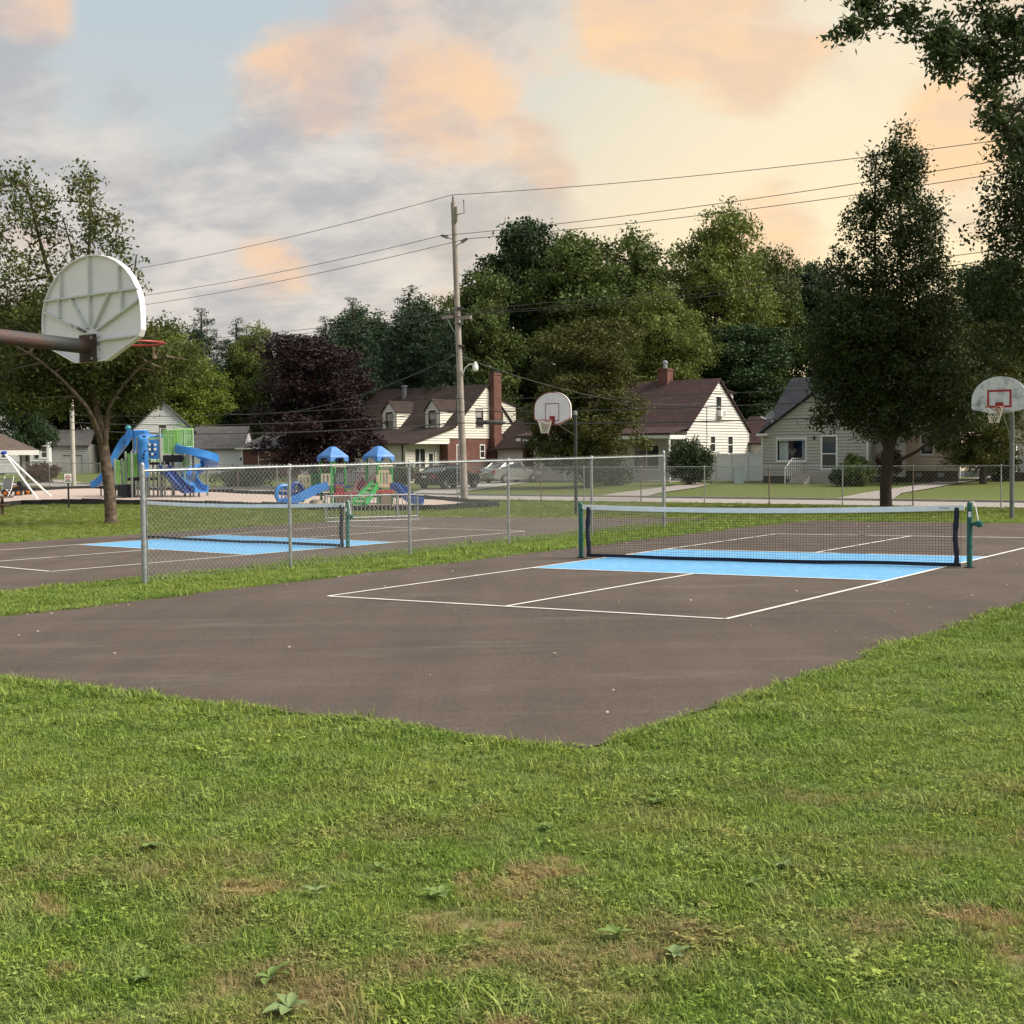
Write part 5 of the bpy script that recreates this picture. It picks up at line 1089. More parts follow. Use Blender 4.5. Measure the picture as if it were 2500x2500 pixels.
MB().cbox(x2(300), x2(332), 1.9, 2.5, z2(1110), z2(1048), .05).build('slide_hood', blue_pl, pt); MB().tube([(x2(283), 1.9, z2(1085)), (x2(296), 1.9, z2(1050)), (x2(290), 1.9, z2(1046)), (x2(280), 1.9, z2(1075))], .09, 8).build('side_wing', blue_pl, pt, True)
MB().lathe([(.12, 0), (.16, .08), (.12, .18), (.02, .22)], 10, (x2(287), 2.0, z2(1047))).build('post_cap', teal, pt, True); MB().tube([(x2(305), 1.7, z2(1120)), (x2(312), 1.7, z2(1088))], .025, 6).tube([(x2(335), 1.7, z2(1105)), (x2(318), 1.7, z2(1072))], .025, 6).build('brace_bar', white_paint, pt); MB().tube([(x2(215), 2.0, 0), (x2(215), 2.0, z2(1190))], .035, 8).build('slide_leg', black_metal, pt)
railing(pt, X(130), X(200), 1.9, 1.6, Z(1150), Z(1010), 4, green_pl)

q = gp(795, 1236); td = thing('toddler_playset', 'low toddler play set with two blue pyramid roofs and three slides', 'playground set', tuple(q), 0)
X = lambda a: (a-700)*.0033
Z = lambda b: (835-b)*.0033
for a, y in ((627, .5), (775, -.05), (920, .5), (775, 1.0), (1190, .5), (1338, -.05), (1490, .5), (1338, 1.0)): MB().lathe([(.055, -.2), (.055, 1.88), (.02, 1.9)], 10, (X(a), y, 0)).build('tower_post', green2, td, True)
def pyr(cx):
    m_ = MB(); Mt = Matrix.Translation((X(cx), .48, 0)) @ Matrix.Rotation(R(45), 4, 'Z'); m_.M = Mt; w = .43
    prof = [(w+.02, 1.78), (w+.03, 1.98), (w, 2.03), (.12, 2.36), (.07, 2.39), (.0, 2.395)]
    V = []; F = []
    for r_, z in prof:
        for sx, sy in ((-1, -1), (1, -1), (1, 1), (-1, 1)): V.append((sx*r_, sy*r_, z))
    # arched openings: skirt is only at corners
    for k in range(1, len(prof)-1):
        for i in range(4): F.append((k*4+i, k*4+(i+1) % 4, k*4+4+(i+1) % 4, k*4+4+i))
    m_.add(V, F)
    for i in range(4):
        ang = Matrix.Rotation(i*math.pi/2, 4, 'Z'); m2 = MB(); 
        m_.M = Mt @ ang; m_.prism([(-w-.03, 1.98), (-w-.03, 1.78), (-w+.16, 1.78), (-w+.20, 1.88), (-w+.28, 1.93), (w-.28, 1.93), (w-.20, 1.88), (w-.16, 1.78), (w+.03, 1.78), (w+.03, 1.98)], -w-.03, -w, 'y')
    return m_.build('roof', mat('faded_blue_plastic', (.06, .19, .50), .45, 0, .12, 3, .1, 20, .4, (.13, .26, .52), (.5, .7)), td, bevel=.015)
pyr(775); pyr(1338)
def panel(x0, x1, b0, b1, y, m_, slots=3, rot=0):
    mb = MB(); w = (X(x1)-X(x0)); h = Z(b0)-Z(b1); z0 = Z(b1); xx = X(x0); sw = w/(slots*2+1)
    zs0, zs1 = z0+h*.22, z0+h*.86
    mb.box(xx, xx+w, y-.02, y+.02, z0, zs0); mb.box(xx, xx+w, y-.02, y+.02, zs1, z0+h)
    for k in range(slots+1): mb.box(xx+2*k*sw, xx+(2*k+1)*sw, y-.02, y+.02, zs0, zs1)
    return mb.build('play_panel', m_, td)
panel(355, 505, 450, 690, .35, cream_pl); panel(500, 648, 440, 600, .55, green2); panel(655, 768, 438, 585, -.1, cream_pl, 2); panel(1350, 1480, 402, 612, -.12, cream_pl)
for a, b in ((1325, 1350), (1480, 1506)): MB().cbox(X(a), X(b), -.14, -.10, Z(560), Z(460), .008).build('panel_ear', cream_pl, td)
for a, b, y0, y1 in ((612, 780, .45, -.05), (785, 940, -.05, .45), (1345, 1505, -.05, .45)):
    o = MB().sweep([(X(a), y0, Z(342)), (X(b), y1, Z(342))], [(-.02, -.06), (.02, -.06), (.02, .06), (-.02, .06)]).build('window_bar', cream_pl, td)
    for k in (.35, .7): MB().tube([(X(a)+(X(b)-X(a))*k, y0+(y1-y0)*k-.035, Z(342)), (X(a)+(X(b)-X(a))*k, y0+(y1-y0)*k-.015, Z(342))], .025, 8).build('window_hole', dark_pl, o)
MB().cbox(X(627), X(920), .0, 1.0, Z(600), Z(575), .01).build('deck', red_pl, td); MB().cbox(X(1190), X(1490), .0, 1.0, Z(600), Z(575), .01).build('deck', red_pl, td)
MB().cbox(X(800), X(1090), -.15, .35, Z(700), Z(672), .01).build('bench', red_pl, td); MB().cbox(X(1320), X(1525), -.25, .15, Z(682), Z(645), .01).build('bench', red_pl, td); MB().box(X(830), X(930), -.05, .0, Z(675), Z(615)).build('red_bar', red_pl, td)
slide(td, [(X(745), -.25, Z(610)), (X(640), -.35, Z(650)), (X(500), -.5, Z(720)), (X(360), -.62, Z(785)), (X(270), -.7, Z(808)), (X(215), -.72, Z(810))], blue_pl, 1.1); slide(td, [(X(660), .45, Z(600)), (X(560), .35, Z(640)), (X(430), .2, Z(720)), (X(310), .1, Z(780)), (X(225), .05, Z(790))], blue_pl, .8)
slide(td, [(X(1500), .3, Z(630)), (X(1580), .25, Z(650)), (X(1680), .1, Z(740)), (X(1760), .0, Z(800)), (X(1880), -.05, Z(812))], mat('deep_blue_plastic', (.025, .09, .33), .4, 0, .12, 3), 1.0)
for a, b, w in ((190, 680, 55), (345, 650, 42)):
    m_ = MB(); m_.M = Matrix.Translation((X(a), .1, Z(b))) @ Matrix.Rotation(R(35), 4, 'Z'); pts = [(.33*w/55*math.cos(t), 0, .33*math.sin(t)) for t in np.linspace(0, 2*math.pi, 21)]; m_.tube(pts, .09, 8, False)
    for k in (-.1, .05, .16): m_.tube([(k, 0, -.28), (k+.03, 0, .28)], .03, 6)
    m_.box(-.3, .3, -.08, .08, Z(785)-Z(b), Z(740)-Z(b)); m_.build('crawl_ring', blue_pl if w == 55 else navy_pl, td, True)
MB().cbox(X(170), X(275), -.1, .1, Z(790), Z(752), .02).build('crawl_step', red_pl, td)
railing(td, X(790), X(1110), .95, .95, Z(590), Z(435), 14, mat('violet_metal', (.10, .09, .17), .5), .016); 
for y in (-.1, .9): MB().tube(smooth_path([(X(800), y, Z(600)), (X(860), y, Z(560)), (X(940), y, Z(600)), (X(1010), y, Z(610))]), .03, 6).build('bridge_arch', navy_pl, td, True)
for a in (0, 155):
    mb = MB(); mb.tube(smooth_path([(X(1010+a*.6), -.2, Z(720)), (X(1070+a*.85), .1, Z(560)), (X(1120+a), .4, Z(455)), (X(1170+a), .5, Z(445)), (X(1190+a), .5, Z(560))]), .025, 6); mb.tube([(X(1040+a*.7), .0, Z(640)), (X(1180+a), .5, Z(590))], .02, 6); mb.prism([(X(1060+a*.8), Z(620)), (X(1150+a), Z(480)), (X(1180+a), Z(560)), (X(1100+a*.8), Z(660))], .25, .29, 'y'); mb.build('hand_rail', plum, td, True)
V = []
for k in range(9):
    f = k/8; V += [(X(1040)+(X(1300)-X(1040))*f, -.75+.75*f, .02+.86*f), (X(1215)+(X(1365)-X(1215))*f, -.75+.75*f, .02+.86*f)]
rp_ = MB().add(V, [(2*k, 2*k+1, 2*k+3, 2*k+2) for k in range(8)]).build('climbing_ramp', green2, td); s_ = rp_.modifiers.new('thick', 'SOLIDIFY'); s_.thickness = .05
for e in (0, 1): MB().sweep([(V[e][0], V[e][1], V[e][2]+.1), (V[16+e][0], V[16+e][1], V[16+e][2]+.1)], [(-.03, -.12), (.03, -.12), (.03, .10), (-.03, .10)]).build('ramp_side', green2, td)
for k in range(5): f = .1+k*.19; bx(td, 'ramp_rung', cream_pl, X(1060)+(X(1290)-X(1060))*f, X(1215)+(X(1350)-X(1215))*f, -.78+.75*f, -.74+.75*f, .10+.86*f, .15+.86*f)
for a, b in ((810, 920), (920, 1000)): MB().cbox(X(a), X(b), .3, .8, .03, Z(705), .03).build('storage_panel', cream_pl, td)
MB().cbox(X(1360), X(1490), .2, .7, .03, Z(690), .03).build('storage_panel', cream_pl, td); MB().lathe([(.2, 0), (.32, .08), (.32, .2), (.2, .26)], 12, (X(590), .2, .0)).build('tunnel_end', cream_pl, td, True)

# grey barrier railing, sign, bench, swing, shelter, toy buggy
a, b = gp(793, 1277), gp(1012, 1268); L_ = math.hypot(b[0]-a[0], b[1]-a[1])+.12; br = thing('bike_rack', 'grey tubular bike rack at the far end of the farther court', 'bike rack', (a[0], a[1], a[2]+PADZ), math.atan2(b[1]-a[1], b[0]-a[0]))
MB().tube([(0, 0, .78), (L_, 0, .78)], .025, 8).build('top_rail', galv, br); MB().tube([(0, 0, .12), (L_, 0, .12)], .025, 8).build('bottom_rail', galv, br); MB().tube([(0, -.25, .03), (L_, -.25, .03)], .02, 8).build('foot_rail', galv, br)
for x in (0.02, .8, L_*.77, L_-.02): MB().tube([(x, 0, 0), (x, 0, .84)], .03, 8).build('rack_post', galv, br)
for k in range(22): x = L_*(k+.7)/22.5; MB().tube([(x, 0, .12), (x, 0, .78)], .012, 6).build('rack_bar', galv, br)
q = gp(168, 1240); sg = thing('park_sign', 'small no smoking sign on a black post beside the mulch', 'sign', tuple(q), R(12))
MB().box(-.035, .035, -.03, .03, -.2, 1.3).build('post', black_metal, sg); pl = bx(sg, 'sign_plate', white_paint, -.155, .155, -.045, -.03, 1.08, 1.46)
ring = MB(); ring.tube([(.095*math.cos(t), -.05, 1.30+.095*math.sin(t)) for t in np.linspace(0, 6.2832, 21)], .012, 6, False); ring.tube([(-.065, -.05, 1.365), (.065, -.05, 1.235)], .011, 6); ring.build('prohibition_ring', red_pl, pl); MB().box(-.06, .05, -.051, -.046, 1.285, 1.31).build('cigarette_symbol', black_metal, pl); MB().box(-.12, .12, -.048, -.045, 1.12, 1.17).build('text_strip', black_metal, pl)
MB().box(.155, .17, -.05, -.02, 1.07, 1.47).box(-.17, -.155, -.05, -.02, 1.07, 1.47).build('plate_edge', black_metal, pl)
q = gp(6, 1258); brownw = mat('brown_timber', (.085, .052, .035), .8, 0, .3, 3, .5, 30); tb_ = thing('picnic_table', 'brown timber picnic table on a pedestal at the left edge', 'picnic table', tuple(q), R(20))
for k in range(4): bx(tb_, 'table_plank', brownw, -1.7, .42, -.42+k*.21, -.23+k*.21, .70, .745)
for s_ in (-1, 1): bx(tb_, 'bench_plank', brownw, -1.7, .30, s_*.62-.14, s_*.62+.14, .42, .46)
MB().box(-.06, .06, -.06, .06, -.1, .70).build('pedestal', brownw, tb_); MB().box(-.04, .04, -.7, .7, .36, .42).build('bench_arm', brownw, tb_); MB().box(-.05, .05, -.4, .4, .63, .70).build('table_arm', brownw, tb_); MB().box(-1.36, -1.24, -.06, .06, -.1, .70).build('pedestal', brownw, tb_)
q = gp(97, 1221); top_ = at(10, 1106, q[1]+.9); sw = thing('swing_set', 'white A-frame swing set leg with blue top joint at the left edge', 'swing set', tuple(q), 0)
tp = Vector(top_)-Vector(q); fl_ = MB().tube([(0, 0, -.1), tp], .05, 10).build('swing_leg', white_paint, sw, True); MB().tube([(0.1, 1.9, -.1), tp], .05, 10).build('swing_leg', white_paint, sw, True); MB().tube([tp, tp+Vector((-3.4, .3, 0))], .055, 10).build('swing_beam', white_paint, sw, True); MB().tube([tp+Vector((-.12, 0, 0)), tp+Vector((.1, 0, 0))], .10, 10).build('joint_cap', mat('royal_blue_plastic', (.02, .06, .40), .4), sw, True)
for dx in (-1.0, -2.3):
    for e in (-.22, .22): MB().tube([tp+Vector((dx+e, .1, 0)), (tp.x+dx+e*.9, tp.y+.1, .55)], .01, 4).build('swing_chain', galv, sw)
    bx(sw, 'swing_seat', black_metal, tp.x+dx-.24, tp.x+dx+.24, tp.y, tp.y+.2, .52, .55)
e0 = at(93, 1098, 73); zz = e0[2]; shl = thing('picnic_shelter', 'picnic shelter with brown shingled hip roof at the left edge', 'shelter', (e0[0], e0[1], H(e0[0], e0[1])), R(22)); zl = zz-H(e0[0], e0[1])
slab(shl, [(.0, -.0, zl), (-2.6, 2.6, zl+1.3), (-5, 2.6, zl+1.3), (-7, 0, zl)], mat('tan_brown_shingles', (.10, .075, .06), .85, 0, .2, 3, .5, 20), .06); slab(shl, [(.0, 0, zl), (0, 5.2, zl), (-2.6, 2.6, zl+1.3)], MATS['tan_brown_shingles'], .06); slab(shl, [(-7, 5.2, zl), (-5, 2.6, zl+1.3), (-2.6, 2.6, zl+1.3), (0, 5.2, zl)], MATS['tan_brown_shingles'], .06)
bx(shl, 'fascia', trim, -7, 0.03, -.06, -.0, zl-.28, zl-.02); bx(shl, 'fascia', trim, .0, .05, 0, 5.2, zl-.28, zl-.02); bx(shl, 'ceiling', brownw, -6.9, -.03, .05, 5.1, zl-.10, zl-.07)
for x, y in ((-.75, .4), (-6.3, .4), (-.75, 4.8), (-6.3, 4.8)): MB().box(x-.08, x+.08, y-.08, y+.08, -.3, zl-.10).build('shelter_post', galv, shl)
q = gp(38, 1213); bg_ = thing('toy_buggy', 'black and orange ride-on toy buggy parked on the mulch', 'toy car', tuple(q), R(8)); orangep = mat('orange_plastic', (.55, .16, .03), .4)
MB().prism([(-.60, .28), (-.62, .42), (-.30, .46), (-.05, .48), (.25, .55), (.55, .55), (.60, .40), (.55, .26)], -.26, .26, 'y').build('body', black_metal, bg_, bevel=.03); MB().prism([(-.58, .435), (-.3, .475), (.2, .53), (.2, .555), (-.3, .50), (-.58, .455)], -.27, -.262, 'y').build('side_stripe', orangep, bg_)
for x, y in ((-.42, -.3), (.22, -.34), (-.42, .3), (.55, .3)):
    w = MB(); w.M = Matrix.Translation((x, y, .20)) @ Matrix.Rotation(R(90), 4, 'X'); w.lathe([(.12, -.08), (.19, -.07), (.20, 0), (.19, .07), (.12, .08)], 14); ty = w.build('wheel', black_metal, bg_, True); w = MB(); w.M = Matrix.Translation((x, y-.083, .20)) @ Matrix.Rotation(R(90), 4, 'X'); w.lathe([(.10, -.003), (.09, .006)], 10); w.build('rim', orangep, ty)
MB().tube([(-.35, -.22, .45), (-.2, -.22, .72), (.3, -.22, .78), (.5, -.22, .5)], .02, 6).build('roll_bar', black_metal, bg_); MB().tube([(-.35, .22, .45), (-.2, .22, .72), (.3, .22, .78), (.5, .22, .5)], .02, 6).build('roll_bar', black_metal, bg_); MB().cbox(.1, .35, -.2, .2, .5, .76, .04).build('seat', black_metal, bg_); MB().tube([(.45, -.3, .30), (.62, .25, .24)], .03, 6).build('suspension', orangep, bg_)
q = gp(14, 1216); fc = thing('folding_chair', 'grey folding chair standing beside the toy buggy', 'chair', tuple(q), R(-20)); gfab = mat('grey_fabric', (.23, .235, .24), .8)
MB().sweep([(-.0, .22, .95), (0, .12, .5)], [(-.26, -.015), (.26, -.015), (.26, .015), (-.26, .015)]).build('backrest', gfab, fc); bx(fc, 'seat', gfab, -.26, .26, -.3, .15, .42, .46)
for s_ in (-1, 1): MB().tube([(s_*.28, .3, 1.1), (s_*.28, .1, .45), (s_*.28, -.25, 0)], .016, 6).build('leg', white_paint, fc); MB().tube([(s_*.28, -.3, .45), (s_*.28, .3, 0)], .016, 6).build('leg', white_paint, fc)
# sign plate hung on the street fence
(ta_, za_), (tb2, zb2) = on_s(1792, 1181, 46.82), on_s(1816, 1144, 46.82)
sp_ = thing('fence_sign', 'blank pale sign plate tied to the street fence before the white vinyl fence', 'sign', (*xy(46.82, ta_), za_), AST); bx(sp_, 'sign_plate', mat('pale_blue_plate', (.42, .47, .52), .5, 0, .08, 6), 0, tb2-ta_, -.008, .008, 0, zb2-za_); MB().tube([(0, -.01, 0), (0, -.01, zb2-za_), (tb2-ta_, -.01, zb2-za_), (tb2-ta_, -.01, 0), (0, -.01, 0)], .012, 5).build('plate_edge', galv, sp_)

# ================================================================== CARS (nose towards +x)
tyre = mat('tyre_rubber', (.018, .018, .018), .8, 0, .2, 8); alloy = mat('alloy_rim', (.45, .45, .46), .3, .7, .1, 5); carglass = mat('car_glass', (.045, .05, .055), .05, 0, .1, 2, spec=.9); lampr = mat('red_tail_lamp', (.28, .015, .015), .2); lampw = mat('clear_lamp', (.6, .62, .65), .15)
def car(label, loc, rz, paint, L=4.75, plate=True):
    c = thing('parked_car', label, 'car', loc, rz); h = L/2
    def loft(st_, name, m_, par=c):
        V = []; F = []; n = 10
        for x, hw, z0, z1, tuck in st_:
            zm = z0+(z1-z0)*.55
            V += [(x, -hw*.86, z0), (x, -hw*.97, z0+.12*(z1-z0)/.5), (x, -hw, zm), (x, -hw+tuck*.5, z1-.03), (x, -hw+tuck+.04, z1), (x, hw-tuck-.04, z1), (x, hw-tuck*.5, z1-.03), (x, hw, zm), (x, hw*.97, z0+.12*(z1-z0)/.5), (x, hw*.86, z0)]
        for i in range(len(st_)-1):
            for k in range(n): F.append((i*n+k, i*n+(k+1) % n, (i+1)*n+(k+1) % n, (i+1)*n+k))
        F += [tuple(range(n)), tuple((len(st_)-1)*n+k for k in range(n))]
        return MB().add(V, F).build(name, m_, par, True)
    body = loft([(-h, .72, .42, .86, .1), (-h+.08, .82, .30, .98, .08), (-h+.5, .88, .24, 1.02, .06), (-h+1.1, .905, .2, .99, .05), (0, .91, .18, .96, .05), (h-1.5, .905, .18, .95, .05), (h-.9, .89, .2, .92, .07), (h-.35, .85, .24, .84, .1), (h-.06, .74, .32, .72, .12), (h, .62, .42, .62, .12)], 'body', paint)
    cab = loft([(-h+.55, .66, .98, 1.03, .05), (-h+1.25, .80, .97, 1.36, .16), (-.45, .83, .95, 1.44, .19), (.25, .83, .94, 1.42, .19), (h-1.45, .80, .93, .97, .05)], 'window_glass', carglass)
    loft([(-h+1.18, .64, 1.33, 1.385, .03), (-.45, .655, 1.40, 1.465, .03), (.28, .65, 1.38, 1.445, .03), (.45, .63, 1.34, 1.36, .02)], 'roof', paint)
    for s_ in (-1, 1):
        for a in ([(-h+.55, .70, 1.0), (-h+1.2, .66, 1.36)], [(-.12, .845, .95), (-.15, .665, 1.42)], [(h-1.5, .80, .95), (.38, .645, 1.38)], [(-h+1.0, .83, .98), (-h+1.3, .68, 1.37)]): MB().tube([(p[0], s_*p[1], p[2]) for p in a], .032, 6).build('pillar', paint, c)
        MB().tube([(h-1.7, s_*.88, .98), (h-1.68, s_*1.02, 1.02)], [.04, .07], 6).build('mirror', paint, c)
        MB().cbox(-h-.005, -h+.12, s_*.66-.16, s_*.66+.16, .68, .84, .02).build('tail_lamp', lampr, c); MB().cbox(h-.18, h-.03, s_*.58-.18, s_*.58+.14, .56, .68, .02).build('headlight', lampw, c)
        bx(c, 'sill_trim', alloy, -h+1.25, h-1.3, s_*.90-.012, s_*.90+.012, .26, .30)
        for x in (-h+.95, h-.92):
            w = MB(); w.M = Matrix.Translation((x, s_*.80, .32)) @ Matrix.Rotation(R(90), 4, 'X'); w.lathe([(.2, -.115), (.30, -.11), (.325, -.07), (.325, .07), (.30, .11), (.2, .115)], 20); wh = w.build('wheel', tyre, c, True)
            w = MB(); w.M = Matrix.Translation((x, s_*.80, .32)) @ Matrix.Rotation(R(-90*s_), 4, 'X'); w.lathe([(.21, .10), (.21, .118), (.16, .112), (.05, .125)], 14); w.build('rim', alloy, wh, True)
    bx(c, 'number_plate', white_paint, -h-.012, -h+.02, -.16, .16, .70, .80); MB().cbox(-h-.03, -h+.2, -.80, .80, .34, .50, .03).build('bumper', paint, c)
    return c
blackp = mat('black_car_paint', (.014, .014, .017), .18, .3, .1, 2, spec=.8); silver = mat('silver_car_paint', (.36, .36, .35), .25, .6, .08, 2, spec=.6)
a, b = gp(1040, 1199), gp(1245, 1181); rzc = math.atan2(b[1]-a[1], b[0]-a[0])
q = gp(1096, 1194); car('black sedan parked in the driveway behind the utility pole', (q[0], q[1], q[2]+.05), rzc-.28, blackp)
q = gp(1246, 1179.5); car('silver car parked before the white garage door', (q[0], q[1], q[2]+.05), rzc-.45, silver, 4.6)

# ================================================================== PERSON at the picture window
tp_, _ = on_s(1934, 1100, 77.7); px_, py_ = xy(77.7, tp_); pe = thing('person', 'person in a white shirt standing inside behind the picture window', 'person', (px_, py_, .72), AST+.5)
def skin(name, joints, edges, m_, par, sub=1):
    me = bpy.data.meshes.new(name); me.from_pydata([j[:3] for j in joints], edges, []); o = link(name, me, m_, par)
    o.modifiers.new('skin', 'SKIN'); sl_ = o.modifiers.new('sub', 'SUBSURF'); sl_.levels = sl_.render_levels = sub
    for i, j in enumerate(joints): me.skin_vertices[0].data[i].radius = (j[3], j[3]*(j[4] if len(j) > 4 else 1))
    me.skin_vertices[0].data[0].use_root = True; return o
fl = mat('skin_tone', (.42, .26, .19), .6)
skin('body', [(0, 0, .92, .15, .75), (0, 0, 1.15, .14, .75), (0, 0, 1.38, .17, .7), (0, 0, 1.50, .06), (0, -.01, 1.60, .085), (0, -.01, 1.70, .075), (-.20, 0, 1.38, .055), (-.25, .0, 1.12, .045), (-.22, -.15, .95, .035), (.20, 0, 1.38, .055), (.25, 0, 1.12, .045), (.22, -.12, .93, .035), (-.10, 0, .85, .085), (-.11, .01, .48, .06), (-.11, .02, .06, .045), (-.11, -.12, .03, .04), (.10, 0, .85, .085), (.11, .01, .48, .06), (.11, .02, .06, .045), (.11, -.12, .03, .04)],
     [(0, 1), (1, 2), (2, 3), (3, 4), (4, 5), (2, 6), (6, 7), (7, 8), (2, 9), (9, 10), (10, 11), (0, 12), (12, 13), (13, 14), (14, 15), (0, 16), (16, 17), (17, 18), (18, 19)], fl, pe, 2)
skin('shirt', [(0, 0, .96, .175, .8), (0, 0, 1.15, .165, .8), (0, 0, 1.38, .19, .75), (0, 0, 1.45, .10), (-.20, 0, 1.38, .075), (-.24, 0, 1.20, .068), (.20, 0, 1.38, .075), (.24, 0, 1.20, .068)], [(0, 1), (1, 2), (2, 3), (2, 4), (4, 5), (2, 6), (6, 7)], mat('white_shirt', (.75, .75, .72), .8), pe, 2)
skin('trousers', [(0, 0, .95, .165, .8), (-.10, 0, .80, .105), (-.11, .01, .48, .08), (-.11, .02, .10, .07), (.10, 0, .80, .105), (.11, .01, .48, .08), (.11, .02, .10, .07)], [(0, 1), (1, 2), (2, 3), (0, 4), (4, 5), (5, 6)], mat('grey_trousers', (.12, .12, .13), .8), pe, 2)
MB().lathe([(.0, .11), (.06, .10), (.10, .04), (.10, -.03), (.08, -.06)], 12, (0, .01, 1.70)).build('hair', mat('dark_hair', (.03, .022, .018), .7), pe, True)

# ================================================================== WEEDS AND FALLEN LEAVES
wl_m = [leafmat('weed_leaf', (.12, .19, .045), (.19, .26, .075), .2), leafmat('pale_weed_leaf', (.17, .24, .09), (.22, .28, .12), .2)]
def leafshape(w, L, arch):
    V = []; F = []; n = 7
    for i in range(n+1):
        f = i/n; ww = w*math.sin(math.pi*min(1, f*.93+.05))**.8*(1-.25*f); z = arch*math.sin(f*2.4)*L+.01
        V += [(-ww, f*L, z+.25*ww), (-ww*.5, f*L, z+.06*ww), (0, f*L, z-.06*ww), (ww*.5, f*L, z+.06*ww), (ww, f*L, z+.25*ww)]
    for i in range(n):
        for k in range(4): F.append((i*5+k, i*5+k+1, i*5+6+k, i*5+5+k))
    return V, F
lm = []
for k, (w, L, a) in enumerate(((.030, .10, .14), (.036, .095, .10), (.024, .12, .18))):
    V, F = leafshape(w, L, a); me = bpy.data.meshes.new('leaf'); me.from_pydata(V, [], F); me.update(); me.polygons.foreach_set('use_smooth', [True]*len(F)); at_ = me.attributes.new('rnd', 'FLOAT', 'FACE'); at_.data.foreach_set('value', [.3+.2*(i % 3) for i in range(len(F))]); me.materials.append(wl_m[0]); lm.append(me)
weeds = [(372, 2082, 1.25, 'broad leaved weed with yellow green leaves, alone at left in the lawn'), (259, 2179, .9, 'small weed low in the lawn at the far left'), (773, 2192, 1.2, 'pale weed with upright pointed leaves in mid lawn'), (1074, 2198, 1.3, 'bright green weed rosette left of the brown lawn patches'), (660, 2405, 1.5, 'large weed rosette with folded leaves near the bottom edge'), (705, 2482, 1.6, 'large pale green weed cut by the bottom edge of the photo'), (353, 2405, .9, 'dark little weed beside the dry patch at lower left'), (925, 2133, 1.0, 'flat weed in the middle of the lawn'), (1916, 2130, 1.35, 'broad leaved weed above the dry patch on the right'), (1606, 1972, 1.1, 'weed nearest the pavement corner on the lawn'), (1506, 2298, 1.2, 'weed with two long leaves left of the tall grass tuft'), (1645, 2347, 1.1, 'narrow leaved weed in the tall grass at lower right'), (1839, 2172, 1.0, 'greyish weed beside the reddish dry patch'), (1334, 2030, 1.0, 'pale thin weed below the pavement corner')]
for i, (u, v, sc, lb) in enumerate(weeds):
    q = gp(u, v); w = thing('broadleaf_weed', lb, 'weed', tuple(q), random.uniform(0, 6), 'broad leaved weeds in the near lawn'); n = random.randint(6, 9)
    for k in range(n):
        o = bpy.data.objects.new('leaf', lm[(i+k) % 3]); COL.objects.link(o); o.parent = w; o.rotation_euler = (random.uniform(-.05, .30), random.uniform(-.25, .25), k*6.283/n+random.uniform(-.3, .3)); s_ = sc*random.uniform(.30, .58); o.scale = (s_, s_, s_); o.location = (0, 0, .022)
        if i % 3 == 2: o.material_slots[0].link = 'OBJECT'; o.material_slots[0].material = wl_m[1]
V = []; Q = []; r2 = np.random.default_rng(21)
for k in range(330):
    if k < 230: s, t = r2.uniform(7, 31.5), r2.uniform(-14.8, -5)
    else: s, t = r2.uniform(8, 31), r2.uniform(-28, -18.4)
    if k % 3 == 0: t = (-14.9+abs(r2.normal(0, .35))) if k < 230 else (-18.2-abs(r2.normal(0, .4)))
    x, y = xy(s, t); z = H(x, y)+PADZ+.012; a = r2.uniform(0, 6.28); l, w = r2.uniform(.008, .028), r2.uniform(.006, .014); c, s2 = math.cos(a), math.sin(a); b = len(V); up_ = r2.uniform(.0, .012)
    V += [(x+c*l, y+s2*l, z+up_), (x-s2*w, y+c*w, z), (x-c*l, y-s2*l, z+.004), (x+s2*w, y-c*w, z+up_)]; Q.append((b, b+1, b+2, b+3))
fo = npmesh('fallen_leaves', V, Q, None, mat('dry_leaf', (.46, .40, .30), .8, 0, .4, 3)); tag(fo, 'scattered pale fallen leaves and petals on the court pavement', 'leaves', kind='stuff')

# ================================================================== TREES
K = 2500/1932
bark = mat('grey_brown_bark', (.15, .115, .085), .9, 0, .4, 14, 1, 18, .15, (.07, .052, .04), (.44, .58)); bark_d = mat('dark_bark', (.05, .04, .032), .9, 0, .3, 7, .8, 25, .15)
def leaves(cent, size, elong, r, upbias=.35, jit=.35):
    n = len(cent); nrm = r.normal(size=(n, 3)); nrm[:, 2] += upbias*np.sign(r.uniform(-.25, 1, n)); nrm /= np.linalg.norm(nrm, axis=1, keepdims=True)
    a = np.cross(nrm, r.normal(size=(n, 3))); a /= np.linalg.norm(a, axis=1, keepdims=True)+1e-9; b = np.cross(nrm, a)
    L = size*r.uniform(1-jit, 1+jit, n)[:, None]; a = a*L*.5; b = b*L*.5/elong
    V = np.stack([cent+a, cent+b+a*.15, cent-a, cent-b+a*.15], 1).reshape(-1, 3); Q = np.arange(4*n).reshape(n, 4); return V, Q
def crown_pts(lobes, nc, per, cr, r, inner=.35, flat=.8):
    lobes = np.array(lobes, float); w = (lobes[:, 3]*lobes[:, 4]*lobes[:, 5])**.75*(lobes[:, 6] if lobes.shape[1] > 6 else 1); w = w/w.sum(); k = r.choice(len(lobes), nc, p=w)
    d = r.normal(size=(nc, 3)); d /= np.linalg.norm(d, axis=1, keepdims=True); rad = (inner+(1-inner)*r.uniform(size=nc)**.6)[:, None]*(1+.10*r.normal(size=(nc, 1)))
    c = lobes[k, :3]+d*rad*lobes[k, 3:6]
    pts = np.repeat(c, per, 0)+r.normal(size=(nc*per, 3))*cr*np.array([1, 1, flat]); rn = np.clip(.5*np.repeat(r.uniform(size=nc), per)+.5*r.uniform(size=nc*per), 0, 1)
    return c, pts, rn
